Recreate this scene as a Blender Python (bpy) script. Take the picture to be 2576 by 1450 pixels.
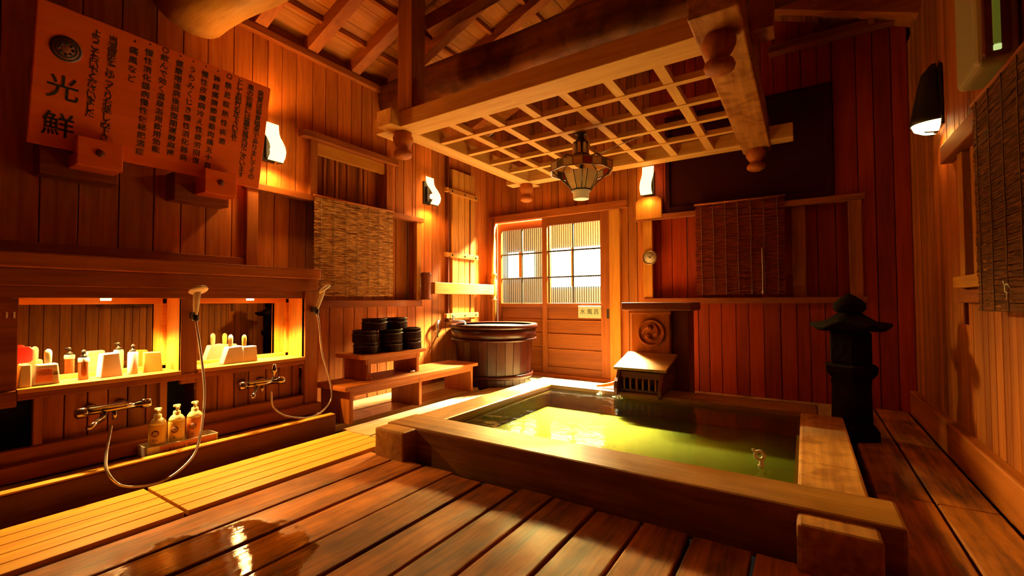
import bpy, bmesh, math, random
from math import sin, cos, pi, radians as R
from mathutils import Vector, Matrix
random.seed(7)
for o in list(bpy.data.objects): bpy.data.objects.remove(o, do_unlink=True)
S = bpy.context.scene
COL = S.collection

# ------------------------------------------------------------------ camera
def make_camera():
    yaw, pitch, roll = R(33), R(1.64), R(-0.25)
    fw = Vector((-sin(yaw)*cos(pitch), cos(yaw)*cos(pitch), sin(pitch)))
    rt = Vector((cos(yaw), sin(yaw), 0)); up = rt.cross(fw)
    r2 = rt*cos(roll)+up*sin(roll); u2 = up*cos(roll)-rt*sin(roll)
    cd = bpy.data.cameras.new('camera'); cd.sensor_width = 36; cd.lens = 1132/2576*36; cd.clip_start = 0.02
    co = bpy.data.objects.new('camera', cd); COL.objects.link(co)
    m = Matrix((r2, u2, -fw)).transposed().to_4x4(); m.translation = (0, 0, 0.85)
    co.matrix_world = m; S.camera = co
make_camera()

# ------------------------------------------------------------------ world, exposure
S.view_settings.view_transform = 'Standard'; S.view_settings.look = 'None'
S.view_settings.gamma = 1; S.view_settings.use_curve_mapping = False
S.view_settings.exposure = -0.42
W = bpy.data.worlds.new('World'); S.world = W; W.use_nodes = True
W.node_tree.nodes['Background'].inputs[0].default_value = (0.9, 0.6, 0.4, 1)
W.node_tree.nodes['Background'].inputs[1].default_value = 0.02

# ------------------------------------------------------------------ large lights (daylight entering through the door glass)
def area(name, loc, target, sx, sy, power, color, spread=180):
    l = bpy.data.lights.new(name, 'AREA'); l.shape = 'RECTANGLE'; l.size = sx; l.size_y = sy
    l.energy = power; l.color = color; l.spread = R(spread)
    o = bpy.data.objects.new(name, l); COL.objects.link(o); o.location = loc
    o.rotation_euler = (Vector(target)-Vector(loc)).to_track_quat('-Z', 'Y').to_euler()
    return o
def point(name, loc, power, color, rad=0.03):
    l = bpy.data.lights.new(name, 'POINT'); l.energy = power; l.color = color; l.shadow_soft_size = rad
    o = bpy.data.objects.new(name, l); COL.objects.link(o); o.location = loc; return o
def spot(name, loc, target, power, color, ang=120, blend=.8, rad=0.02):
    l = bpy.data.lights.new(name, 'SPOT'); l.energy = power; l.color = color; l.shadow_soft_size = rad
    l.spot_size = R(ang); l.spot_blend = blend
    o = bpy.data.objects.new(name, l); COL.objects.link(o); o.location = loc
    o.rotation_euler = (Vector(target)-Vector(loc)).to_track_quat('-Z', 'Y').to_euler(); return o
area('daylight_high', (-2.40, 5.20, 2.42), (-1.9, 3.4, 0.15), 0.9, 0.32, 6500, (1.0, 0.88, 0.52), 100)
area('daylight_low', (-3.25, 5.40, 2.15), (-0.9, 2.6, 0.6), 0.9, 0.35, 1250, (1.0, 0.62, 0.16), 140)
WARM = (1.0, 0.42, 0.08)

# ------------------------------------------------------------------ materials
MATS = {}
def newmat(name):
    m = bpy.data.materials.new(name); m.use_nodes = True
    nt = m.node_tree; nt.nodes.clear()
    out = nt.nodes.new('ShaderNodeOutputMaterial'); b = nt.nodes.new('ShaderNodeBsdfPrincipled')
    nt.links.new(b.outputs[0], out.inputs[0]); MATS[name] = m
    return m, nt, b, out
def solid(name, col, rough=.5, metal=0, spec=.5, noise=0, nscale=20, bump=0, emit=None, estr=0, coat=0):
    m, nt, b, out = newmat(name); L = nt.links.new
    b.inputs['Base Color'].default_value = (*col, 1); b.inputs['Roughness'].default_value = rough
    b.inputs['Metallic'].default_value = metal; b.inputs['Specular IOR Level'].default_value = spec
    b.inputs['Coat Weight'].default_value = coat; b.inputs['Coat Roughness'].default_value = .1
    if emit: b.inputs['Emission Color'].default_value = (*emit, 1); b.inputs['Emission Strength'].default_value = estr
    if noise or bump:
        tc = nt.nodes.new('ShaderNodeTexCoord'); n = nt.nodes.new('ShaderNodeTexNoise')
        n.inputs['Scale'].default_value = nscale; n.inputs['Detail'].default_value = 5
        L(tc.outputs['Object'], n.inputs['Vector'])
        if noise:
            mx = nt.nodes.new('ShaderNodeMix'); mx.data_type = 'RGBA'
            mx.inputs[6].default_value = (*[c*(1-noise) for c in col], 1); mx.inputs[7].default_value = (*[min(1, c*(1+noise)) for c in col], 1)
            L(n.outputs['Fac'], mx.inputs[0]); L(mx.outputs[2], b.inputs['Base Color'])
        if bump:
            bp = nt.nodes.new('ShaderNodeBump'); bp.inputs['Strength'].default_value = bump; bp.inputs['Distance'].default_value = .01
            L(n.outputs['Fac'], bp.inputs['Height']); L(bp.outputs[0], b.inputs['Normal'])
    return m
def wood(name, c1, c2, axis='Z', scale=7, stretch=.07, rough=.6, var=.35, bump=.25, spec=.18, wet=None, blotch=0, coat=0, puddle=None, stain=None):
    """boards with grain along axis; each separate board gets its own shade"""
    m, nt, b, out = newmat(name); N = nt.nodes.new; L = nt.links.new
    tc = N('ShaderNodeTexCoord'); geo = N('ShaderNodeNewGeometry')
    mp = N('ShaderNodeMapping'); s = [scale]*3; s['XYZ'.index(axis)] = scale*stretch; mp.inputs['Scale'].default_value = s
    comb = N('ShaderNodeMath'); comb.operation = 'MULTIPLY'; comb.inputs[1].default_value = 37.0
    L(geo.outputs['Random Per Island'], comb.inputs[0])
    L(tc.outputs['Object'], mp.inputs['Vector'])
    add = N('ShaderNodeVectorMath'); add.operation = 'ADD'; L(mp.outputs[0], add.inputs[0]); L(comb.outputs[0], add.inputs[1])
    n1 = N('ShaderNodeTexNoise'); n1.inputs['Scale'].default_value = 1.2; n1.inputs['Detail'].default_value = 8; n1.inputs['Roughness'].default_value = .65; n1.inputs['Distortion'].default_value = .6
    L(add.outputs[0], n1.inputs['Vector'])
    n2 = N('ShaderNodeTexNoise'); n2.inputs['Scale'].default_value = 7; n2.inputs['Detail'].default_value = 4
    L(add.outputs[0], n2.inputs['Vector'])
    mixn = N('ShaderNodeMath'); mixn.operation = 'MULTIPLY_ADD'; mixn.inputs[1].default_value = .35; L(n2.outputs['Fac'], mixn.inputs[0])
    sc = N('ShaderNodeMath'); sc.operation = 'MULTIPLY'; sc.inputs[1].default_value = .75; L(n1.outputs['Fac'], sc.inputs[0]); L(sc.outputs[0], mixn.inputs[2])
    rp = N('ShaderNodeValToRGB'); rp.color_ramp.elements[0].position = .36; rp.color_ramp.elements[1].position = .68
    rp.color_ramp.elements[0].color = (*c1, 1); rp.color_ramp.elements[1].color = (*c2, 1); L(mixn.outputs[0], rp.inputs[0])
    hsv = N('ShaderNodeHueSaturation')
    vv = N('ShaderNodeMapRange'); vv.inputs['To Min'].default_value = 1-var; vv.inputs['To Max'].default_value = 1+var*.6
    L(geo.outputs['Random Per Island'], vv.inputs['Value']); L(vv.outputs[0], hsv.inputs['Value']); L(rp.outputs[0], hsv.inputs['Color'])
    col = hsv.outputs[0]
    if blotch:
        n3 = N('ShaderNodeTexNoise'); n3.inputs['Scale'].default_value = 3.2; n3.inputs['Detail'].default_value = 5; L(tc.outputs['Object'], n3.inputs['Vector'])
        r3 = N('ShaderNodeMapRange'); r3.inputs['From Min'].default_value = .42; r3.inputs['From Max'].default_value = .66
        L(n3.outputs['Fac'], r3.inputs['Value'])
        mb = N('ShaderNodeMix'); mb.data_type = 'RGBA'; mb.blend_type = 'MULTIPLY'; mb.inputs[7].default_value = (1-blotch, 1-blotch*1.05, 1-blotch*1.1, 1)
        L(r3.outputs[0], mb.inputs[0]); L(col, mb.inputs[6]); col = mb.outputs[2]
    rough_out = None
    if wet:
        n4 = N('ShaderNodeTexNoise'); n4.inputs['Scale'].default_value = 2.3; n4.inputs['Detail'].default_value = 3; L(tc.outputs['Object'], n4.inputs['Vector'])
        r4 = N('ShaderNodeMapRange'); r4.inputs['From Min'].default_value = .4; r4.inputs['From Max'].default_value = .62
        r4.inputs['To Min'].default_value = rough; r4.inputs['To Max'].default_value = wet
        L(n4.outputs['Fac'], r4.inputs['Value']); rough_out = r4.outputs[0]
    if puddle:
        # a standing puddle soaks the boards: darker and mirror smooth inside its outline
        px, py, sx, sy = puddle
        mp2 = N('ShaderNodeMapping'); mp2.inputs['Location'].default_value = (-px/sx, -py/sy, 0); mp2.inputs['Scale'].default_value = (1/sx, 1/sy, 0)
        L(tc.outputs['Object'], mp2.inputs['Vector'])
        n5 = N('ShaderNodeTexNoise'); n5.inputs['Scale'].default_value = 2.2; n5.inputs['Detail'].default_value = 6; L(mp2.outputs[0], n5.inputs['Vector'])
        ln = N('ShaderNodeVectorMath'); ln.operation = 'LENGTH'; L(mp2.outputs[0], ln.inputs[0])
        ad = N('ShaderNodeMath'); ad.operation = 'MULTIPLY_ADD'; ad.inputs[1].default_value = 1.3; L(n5.outputs['Fac'], ad.inputs[0]); L(ln.outputs['Value'], ad.inputs[2])
        pr = N('ShaderNodeMapRange'); pr.inputs['From Min'].default_value = 1.45; pr.inputs['From Max'].default_value = 1.62; pr.inputs['To Min'].default_value = 1; pr.inputs['To Max'].default_value = 0
        L(ad.outputs[0], pr.inputs['Value'])
        mr = N('ShaderNodeMix'); mr.inputs[3].default_value = .02
        L(pr.outputs[0], mr.inputs[0])
        if rough_out: L(rough_out, mr.inputs[2])
        else: mr.inputs[2].default_value = rough
        rough_out = mr.outputs[0]
        mc = N('ShaderNodeMix'); mc.data_type = 'RGBA'; mc.blend_type = 'MULTIPLY'; mc.inputs[7].default_value = (.35, .3, .28, 1)
        L(pr.outputs[0], mc.inputs[0]); L(col, mc.inputs[6]); col = mc.outputs[2]
    if stain:
        # a ring of mould / bark with a shape of its own
        st, amt = stain
        n6 = N('ShaderNodeTexNoise'); n6.inputs['Scale'].default_value = st; n6.inputs['Detail'].default_value = 7; n6.inputs['Distortion'].default_value = 1.5; L(tc.outputs['Object'], n6.inputs['Vector'])
        r6 = N('ShaderNodeMapRange'); r6.inputs['From Min'].default_value = .48; r6.inputs['From Max'].default_value = .66; L(n6.outputs['Fac'], r6.inputs['Value'])
        m6 = N('ShaderNodeMix'); m6.data_type = 'RGBA'; m6.blend_type = 'MULTIPLY'; m6.inputs[7].default_value = (1-amt*.8, 1-amt, 1-amt*1.1, 1)
        L(r6.outputs[0], m6.inputs[0]); L(col, m6.inputs[6]); col = m6.outputs[2]
    L(col, b.inputs['Base Color'])
    if rough_out: L(rough_out, b.inputs['Roughness'])
    else: b.inputs['Roughness'].default_value = rough
    b.inputs['Specular IOR Level'].default_value = spec
    b.inputs['Coat Weight'].default_value = coat; b.inputs['Coat Roughness'].default_value = .08
    bp = N('ShaderNodeBump'); bp.inputs['Strength'].default_value = bump; bp.inputs['Distance'].default_value = .004
    L(mixn.outputs[0], bp.inputs['Height']); L(bp.outputs[0], b.inputs['Normal'])
    return m
C1, C2 = (.20, .038, .004), (.44, .130, .016)
for ax in 'XYZ':
    wood('board_'+ax, C1 if ax == 'Z' else (.17, .028, .003), C2 if ax == 'Z' else (.38, .098, .011), ax)                                        # cedar boards and trim
    wood('beam_'+ax, (.22, .045, .004), (.46, .130, .014), ax, scale=5, rough=.55, var=.1)
    wood('pale_'+ax, (.42, .14, .015), (.68, .29, .040), ax, scale=9, rough=.5, var=.18)   # newer cypress
    wood('cypress_'+ax, (.62, .27, .05), (.86, .50, .14), ax, scale=8, var=.12)
    wood('darkwood_'+ax, (.08, .014, .004), (.18, .040, .010), ax, rough=.4, var=.2)
    wood('wetrim_'+ax, (.17, .050, .009), (.44, .19, .040), ax, scale=6, rough=.5, var=.12, wet=.28, blotch=.3, bump=.4)
wood('wallboard_lit', (.30, .062, .007), (.66, .20, .028), 'Z')  # brighter copy of the cedar boards; extra light on the left wall is coloured in
wood('doorwood_shaded_X', (.12, .022, .002), (.24, .062, .006), 'X')  # darkened board copies, with the shading of the door leaves in their colour
wood('doorwood_shaded_Z', (.12, .022, .002), (.26, .068, .007), 'Z')
wood('board_shaded_red', (.20, .014, .001), (.38, .040, .003), 'Z')      # darker, redder board copy; shade on the back wall is put into its colour
wood('roofboard', (.26, .070, .006), (.54, .19, .025), 'Y', var=.3)
wood('plank', (.055, .010, .001), (.56, .165, .012), 'Y', scale=8, stretch=.09, rough=.75, var=.3, wet=.5, blotch=.55, bump=1.0, spec=.25, puddle=(-1.63, .72, .34, .30))
wood('deckslat', (.62, .27, .025), (.88, .46, .06), 'Y', scale=7, stretch=.06, rough=.42, var=.28, bump=.3)
wood('wetplank', (.34, .22, .09), (.62, .46, .24), 'Y', scale=6, stretch=.08, rough=.3, var=.2, wet=.1, bump=.4, spec=.5)
wood('oldrim', (.24, .075, .012), (.60, .27, .07), 'Y', scale=6, rough=.5, var=.1, bump=.5, stain=(5, .5))
wood('log', (.08, .016, .003), (.28, .075, .010), 'X', scale=4, stretch=.15, rough=.55, var=.05, bump=.9, blotch=.4, stain=(4, .5))
wood('log_pale', (.34, .14, .02), (.60, .30, .06), 'X', scale=4, stretch=.2, rough=.5, var=.05, bump=.5)
wood('lacquer', (.014, .0015, .0006), (.032, .004, .0015), 'Z', rough=.3, var=.1, bump=.1, spec=.2, coat=0)
wood('bucket', (.010, .002, .002), (.02, .004, .004), 'Z', rough=.4, var=.1, bump=.05, spec=.12, coat=0)
wood('sign', (.72, .12, .016), (.88, .17, .024), 'Y', scale=4, rough=.5, var=.02, bump=.1)
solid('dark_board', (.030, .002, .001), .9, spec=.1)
solid('ink', (.012, .010, .008), .6)
solid('ink_green', (.02, .07, .03), .6)
solid('chrome', (.50, .44, .42), .12, 1)
solid('steel', (.6, .58, .55), .28, 1)
solid('dark_metal', (.03, .022, .018), .4, .6)
solid('cream_plastic', (.80, .70, .50), .3)
solid('white_plastic', (.88, .84, .74), .3)
solid('hose', (.62, .50, .46), .22, .7)
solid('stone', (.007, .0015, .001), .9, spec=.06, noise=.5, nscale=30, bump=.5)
solid('basin', (.075, .10, .003), .6, noise=.3, nscale=5, bump=.3)
solid('basin_wall', (.17, .07, .02), .6, noise=.3, nscale=6, bump=.2)
solid('black', (.01, .008, .006), .7)
solid('amber_glass', (.25, .07, .01), .12, coat=.5)
solid('yellow_liquid', (.78, .50, .10), .25)
solid('orange_liquid', (.72, .24, .05), .25)
solid('red_plastic', (.65, .03, .02), .3)
solid('pump_cream', (.90, .82, .46), .3)
solid('label_brown', (.25, .07, .04), .5)
solid('paper', (.85, .78, .62), .6)
solid('print_orange', (.70, .22, .08), .5)
solid('glass_white', (.80, .76, .66), .2)
solid('glass_amber', (.75, .42, .08), .2)
solid('glass_red', (.30, .02, .015), .2)
solid('glass_dark', (.05, .04, .05), .2)
solid('brass', (.35, .20, .08), .35, .8)
solid('anteroom_wall', (.11, .15, .18), .7, noise=.1)
solid('box_shell', (.42, .34, .16), .35)
solid('green_lamp', (.16, .17, .02), .3, emit=(.30, .36, .03), estr=.25)
solid('green_spot', (.5, .8, .3), .3, emit=(.75, 1, .35), estr=.9)
solid('ripple_foam', (.9, .92, .95), .05)
solid('shade_glow', (1, .9, .7), .5, emit=(1.0, .60, .17), estr=6.5)
solid('bulb_glow', (1, .9, .7), .5, emit=(1.0, .66, .26), estr=9.0)
solid('bowl_glass', (.80, .52, .18), .35, emit=(1.0, .50, .10), estr=.10)
solid('cup_glass', (.85, .70, .35), .35, emit=(1.0, .60, .16), estr=.22)
solid('sky_pane', (1, 1, 1), .5, emit=(1.0, .95, .78), estr=14.0)
def mirror_mat():
    m, nt, b, out = newmat('mirror'); b.inputs['Base Color'].default_value = (.80, .74, .62, 1); b.inputs['Metallic'].default_value = 1; b.inputs['Roughness'].default_value = .015
mirror_mat()
def front_fresnel(nt, ior, normal):
    # thin sheets: Fresnel reflection on the outer face only
    N = nt.nodes.new; L = nt.links.new
    fr = N('ShaderNodeFresnel'); fr.inputs[0].default_value = ior
    if normal: L(normal, fr.inputs['Normal'])
    ge = N('ShaderNodeNewGeometry'); iv = N('ShaderNodeMath'); iv.operation = 'SUBTRACT'; iv.inputs[0].default_value = 1; L(ge.outputs['Backfacing'], iv.inputs[1])
    mu = N('ShaderNodeMath'); mu.operation = 'MULTIPLY'; L(fr.outputs[0], mu.inputs[0]); L(iv.outputs[0], mu.inputs[1])
    return mu.outputs[0]
def rib_glass():
    # thin reeded glass: clear stripes between frosted ribs, lets daylight through
    m, nt, b, out = newmat('reeded_glass'); N = nt.nodes.new; L = nt.links.new; nt.nodes.remove(b)
    tc = N('ShaderNodeTexCoord'); wv = N('ShaderNodeTexWave'); wv.bands_direction = 'X'; wv.inputs['Scale'].default_value = 11.6
    L(tc.outputs['Object'], wv.inputs['Vector'])
    rp = N('ShaderNodeValToRGB'); rp.color_ramp.elements[0].position = .42; rp.color_ramp.elements[1].position = .58
    rp.color_ramp.elements[0].color = (.42, .47, .42, 1); rp.color_ramp.elements[1].color = (.97, 1, .98, 1); L(wv.outputs['Fac'], rp.inputs[0])
    tr = N('ShaderNodeBsdfTransparent'); L(rp.outputs[0], tr.inputs[0])
    tl = N('ShaderNodeBsdfTranslucent'); tl.inputs[0].default_value = (.8, .82, .75, 1)
    gl = N('ShaderNodeBsdfGlossy'); gl.inputs['Roughness'].default_value = .1
    m1 = N('ShaderNodeMixShader'); m1.inputs[0].default_value = .0; L(tr.outputs[0], m1.inputs[1]); L(tl.outputs[0], m1.inputs[2])
    fr = front_fresnel(nt, 1.15, None); m2 = N('ShaderNodeMixShader'); L(fr, m2.inputs[0]); L(m1.outputs[0], m2.inputs[1]); L(gl.outputs[0], m2.inputs[2])
    L(m2.outputs[0], out.inputs[0])
rib_glass()
def water_mat():
    m, nt, b, out = newmat('bath_water'); N = nt.nodes.new; L = nt.links.new; nt.nodes.remove(b)
    tc = N('ShaderNodeTexCoord'); mp = N('ShaderNodeMapping'); mp.inputs['Scale'].default_value = (9, 16, 1); mp.inputs['Rotation'].default_value = (0, 0, .3)
    L(tc.outputs['Object'], mp.inputs['Vector'])
    n = N('ShaderNodeTexNoise'); n.inputs['Scale'].default_value = 1.0; n.inputs['Detail'].default_value = 3; n.inputs['Distortion'].default_value = .8; L(mp.outputs[0], n.inputs['Vector'])
    bp = N('ShaderNodeBump'); bp.inputs['Strength'].default_value = .10; bp.inputs['Distance'].default_value = .02; L(n.outputs['Fac'], bp.inputs['Height'])
    fr = front_fresnel(nt, 1.33, bp.outputs[0])
    tr = N('ShaderNodeBsdfTransparent'); tr.inputs[0].default_value = (.72, .69, .28, 1)
    gl = N('ShaderNodeBsdfGlossy'); gl.inputs['Roughness'].default_value = .06; L(bp.outputs[0], gl.inputs['Normal'])
    mx = N('ShaderNodeMixShader'); L(fr, mx.inputs[0]); L(tr.outputs[0], mx.inputs[1]); L(gl.outputs[0], mx.inputs[2]); L(mx.outputs[0], out.inputs[0])
water_mat()
def blind_mat(name, c1, c2, vax):
    # split bamboo slats (horizontal) tied by vertical cords
    m, nt, b, out = newmat(name); N = nt.nodes.new; L = nt.links.new
    tc = N('ShaderNodeTexCoord')
    mp = N('ShaderNodeMapping'); s = [9, 9, 110]; mp.inputs['Scale'].default_value = s; L(tc.outputs['Object'], mp.inputs['Vector'])
    n = N('ShaderNodeTexNoise'); n.inputs['Scale'].default_value = 1; n.inputs['Detail'].default_value = 3; n.inputs['Distortion'].default_value = 1.2; L(mp.outputs[0], n.inputs['Vector'])
    rp = N('ShaderNodeValToRGB'); rp.color_ramp.elements[0].position = .38; rp.color_ramp.elements[1].position = .62
    rp.color_ramp.elements[0].color = (*c1, 1); rp.color_ramp.elements[1].color = (*c2, 1); L(n.outputs['Fac'], rp.inputs[0])
    L(rp.outputs[0], b.inputs['Base Color'])
    bp = N('ShaderNodeBump'); bp.inputs['Strength'].default_value = .8; bp.inputs['Distance'].default_value = .01; L(n.outputs['Fac'], bp.inputs['Height']); L(bp.outputs[0], b.inputs['Normal'])
    b.inputs['Roughness'].default_value = .7; b.inputs['Specular IOR Level'].default_value = .08
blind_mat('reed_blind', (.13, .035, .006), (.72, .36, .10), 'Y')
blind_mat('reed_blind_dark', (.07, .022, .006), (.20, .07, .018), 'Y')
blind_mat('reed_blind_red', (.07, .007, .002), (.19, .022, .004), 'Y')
solid('cord', (.22, .12, .05), .8)

# ------------------------------------------------------------------ mesh builder
WL = {}
class MB:
    def __init__(s): s.v = []; s.f = []; s.sm = []
    def add(s, vs, fs, smooth=False):
        k = len(s.v); s.v += [tuple(v) for v in vs]; s.f += [tuple(i+k for i in f) for f in fs]; s.sm += [smooth]*len(fs); return s
    def box(s, x0, x1, y0, y1, z0, z1):
        if x0 > x1: x0, x1 = x1, x0
        if y0 > y1: y0, y1 = y1, y0
        if z0 > z1: z0, z1 = z1, z0
        vs = [(x, y, z) for z in (z0, z1) for y in (y0, y1) for x in (x0, x1)]
        return s.add(vs, [(0, 2, 3, 1), (4, 5, 7, 6), (0, 1, 5, 4), (2, 6, 7, 3), (0, 4, 6, 2), (1, 3, 7, 5)])
    def obox(s, c, ux, uy, uz, hx, hy, hz):
        c, ux, uy, uz = map(Vector, (c, ux, uy, uz))
        vs = [c+ux*hx*a+uy*hy*b+uz*hz*d for d in (-1, 1) for b in (-1, 1) for a in (-1, 1)]
        return s.add(vs, [(0, 2, 3, 1), (4, 5, 7, 6), (0, 1, 5, 4), (2, 6, 7, 3), (0, 4, 6, 2), (1, 3, 7, 5)])
    def beam(s, a, b, w, h, up=(0, 0, 1)):
        a, b = Vector(a), Vector(b); d = (b-a); L = d.length; d.normalize()
        sd = d.cross(Vector(up)).normalized(); u = sd.cross(d)
        return s.obox((a+b)/2, d, sd, u, L/2, w/2, h/2)
    def lathe(s, c, prof, n=32, axis=(0, 0, 1), sx=1, sy=1, cap=True):
        c = Vector(c); ax = Vector(axis).normalized()
        q = Vector((0, 0, 1)).rotation_difference(ax)
        vs = []
        for r, z in prof:
            for i in range(n):
                t = 2*pi*i/n; vs.append(c+q @ Vector((r*cos(t)*sx, r*sin(t)*sy, z)))
        fs = [(j*n+i, j*n+(i+1) % n, (j+1)*n+(i+1) % n, (j+1)*n+i) for j in range(len(prof)-1) for i in range(n)]
        if cap: fs += [tuple(range(n-1, -1, -1)), tuple((len(prof)-1)*n+i for i in range(n))]
        return s.add(vs, fs, True)
    def tube(s, pts, r, n=12):
        pts = [Vector(p) for p in pts]; m = len(pts); vs = []; prev = None
        for i, p in enumerate(pts):
            d = (pts[min(i+1, m-1)]-pts[max(i-1, 0)]).normalized()
            if prev is None:
                a = Vector((0, 0, 1)) if abs(d.z) < .9 else Vector((1, 0, 0)); u = d.cross(a).normalized()
            else: u = (prev-d*prev.dot(d)).normalized()
            prev = u; w = d.cross(u); rr = r[i] if isinstance(r, (list, tuple)) else r
            vs += [p+(u*cos(2*pi*k/n)+w*sin(2*pi*k/n))*rr for k in range(n)]
        fs = [(i*n+k, i*n+(k+1) % n, (i+1)*n+(k+1) % n, (i+1)*n+k) for i in range(m-1) for k in range(n)]
        fs += [tuple(range(n-1, -1, -1)), tuple((m-1)*n+k for k in range(n))]
        return s.add(vs, fs, True)
    def prism(s, poly, a, b, axis):
        # polygon in the two other axes extruded along axis from a to b
        o = {'X': lambda u, v, w: (w, u, v), 'Y': lambda u, v, w: (u, w, v), 'Z': lambda u, v, w: (u, v, w)}[axis]
        n = len(poly); vs = [o(u, v, a) for u, v in poly]+[o(u, v, b) for u, v in poly]
        fs = [tuple(range(n-1, -1, -1)), tuple(range(n, 2*n))]+[(i, (i+1) % n, n+(i+1) % n, n+i) for i in range(n)]
        return s.add(vs, fs)
    def boards(s, axis, fixed, thick, a0, a1, z0, z1, w=.12, gap=.005, jit=.003, rnd=None):
        """vertical boards on a wall; axis 'Y' = wall along y at x=fixed (front face), thick sign gives depth behind"""
        a = a0
        rnd = rnd or random
        while a < a1-1e-4:
            ww = w*rnd.uniform(.85, 1.15); b = min(a+ww, a1)
            if a1-b < w*.35: b = a1
            j = rnd.uniform(0, jit)*(1 if thick > 0 else -1)
            if axis == 'Y': s.box(fixed+j, fixed+thick, a+gap/2, b-gap/2, z0, z1)
            else: s.box(a+gap/2, b-gap/2, fixed+j, fixed+thick, z0, z1)
            a = b
        # backing sheet keeps the joints dark and light-tight
        if axis == 'Y': s.box(fixed+thick, fixed+thick*1.25, a0, a1, z0, z1)
        else: s.box(a0, a1, fixed+thick, fixed+thick*1.25, z0, z1)
        return s
    def build(s, name, mat, parent=None, origin=None, bev=0, seg=2, **props):
        if parent is not None: base = WL[parent.name]
        else:
            if origin is None:
                xs, ys, zs = zip(*s.v); origin = ((min(xs)+max(xs))/2, (min(ys)+max(ys))/2, min(zs))
            base = Vector((0, 0, 0))
        org = Vector(origin) if origin is not None else base
        me = bpy.data.meshes.new(name)
        me.from_pydata([tuple(Vector(v)-org) for v in s.v], [], s.f)
        me.polygons.foreach_set('use_smooth', s.sm); me.materials.append(MATS[mat])
        bm = bmesh.new(); bm.from_mesh(me); bmesh.ops.recalc_face_normals(bm, faces=bm.faces); bm.to_mesh(me); bm.free()
        o = bpy.data.objects.new(name, me); COL.objects.link(o)
        if parent is not None: o.parent = parent
        o.location = org-base; WL[o.name] = org.copy()
        if bev:
            md = o.modifiers.new('bevel', 'BEVEL'); md.width = bev; md.segments = seg; md.limit_method = 'ANGLE'; md.angle_limit = R(40)
        for k, v in props.items(): o[k] = v
        return o
def thing(name, loc, label, category, group=None):
    o = bpy.data.objects.new(name, None); COL.objects.link(o); o.location = loc; o.empty_display_size = .1
    WL[o.name] = Vector(loc); o['label'] = label; o['category'] = category
    if group: o['group'] = group
    return o
def tag(o, label, category, group=None, kind=None):
    o['label'] = label; o['category'] = category
    if group: o['group'] = group
    if kind: o['kind'] = kind
    return o
def struct(o, label=None):
    o['kind'] = 'structure'
    if label: o['label'] = label
    return o
def dup(root, loc, rotz=0, label=None, scale=None):
    def cp(o, par):
        c = o.copy(); COL.objects.link(c)
        if par is not None: c.parent = par
        for ch in list(o.children): cp(ch, c)
        return c
    c = cp(root, None); c.location = loc; c.rotation_euler = (0, 0, rotz)
    if scale: c.scale = scale
    if label: c['label'] = label
    return c
def text(s, name, size, mat, M, parent, ext=.0008, spacing=None):
    """lettering with a little depth, turned into an ordinary mesh"""
    cu = bpy.data.curves.new(name, 'FONT'); cu.body = s; cu.size = size; cu.align_x = 'CENTER'; cu.align_y = 'CENTER'; cu.extrude = ext; cu.offset = size*.006
    if spacing: cu.space_line = spacing
    tmp = bpy.data.objects.new('tmp_text', cu); COL.objects.link(tmp)
    dg = bpy.context.evaluated_depsgraph_get(); dg.update()
    me = bpy.data.meshes.new_from_object(tmp.evaluated_get(dg)); me.name = name
    bpy.data.objects.remove(tmp); bpy.data.curves.remove(cu)
    me.materials.clear(); me.materials.append(MATS[mat])
    o = bpy.data.objects.new(name, me); COL.objects.link(o); o.parent = parent
    m = M.copy(); m.translation = M.translation-WL[parent.name]; o.matrix_local = m
    WL[o.name] = M.translation.copy(); return o

LX, RX, BY, FY = -3.30, .70, 4.516, -1.9      # wall planes: left, right, back, front (behind the camera)
EAVE = 2.83; RIDGE_X = -1.30; SL = .40
def roofz(x): return EAVE+SL*(min(x, 2*RIDGE_X-x)-LX)

# ------------------------------------------------------------------ floor
m = MB(); rr = random.Random(3)
# dark planks in front of the bath, running away from the camera
xs = [-2.09, -1.88, -1.68, -1.48, -1.28, -1.10, -.93, -.73, -.54, -.36, -.16, .04, .24]
for a, b in zip(xs[:-1], xs[1:]):
    m.box(a+.007, b-.007, FY, 1.745+rr.uniform(-.03, .02), -.045, rr.uniform(-.006, .0))
# planks right of the bath
for a, b in ((.24, .442), (.442, .64)):
    m.box(a+.006, b-.006, FY, 2.548, -.045, 0); m.box(a+.006, b-.006, 2.556, BY, -.045, -.002)
m.box(-2.52, -2.09, FY, .0, -.045, 0)
# underfloor, kept below every gap
m.box(LX-.2, RX+.2, FY-.1, 1.76, -.30, -.12); m.box(.2, RX+.2, 1.76, BY+.1, -.30, -.12); m.box(LX, -2.03, 1.76, BY, -.30, -.12); m.box(-2.03, .2, 3.6, BY, -.3, -.12)
fl = struct(m.build('floor', 'plank', origin=(0, 0, 0), bev=.006), 'dark wet plank floor with open joints')
m = MB()
for a, b in ((-3.28, -2.98), (-2.97, -2.72), (-2.62, -2.34), (-2.33, -2.06)):
    m.box(a+.004, b-.004, 1.93, BY, -.05, -.004)
m.box(-2.045, .2, 3.64, BY, -.05, -.004)
m.build('floor_boards', 'wetplank', fl, bev=.004, label='pale wet boards between bench and bath')

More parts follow.
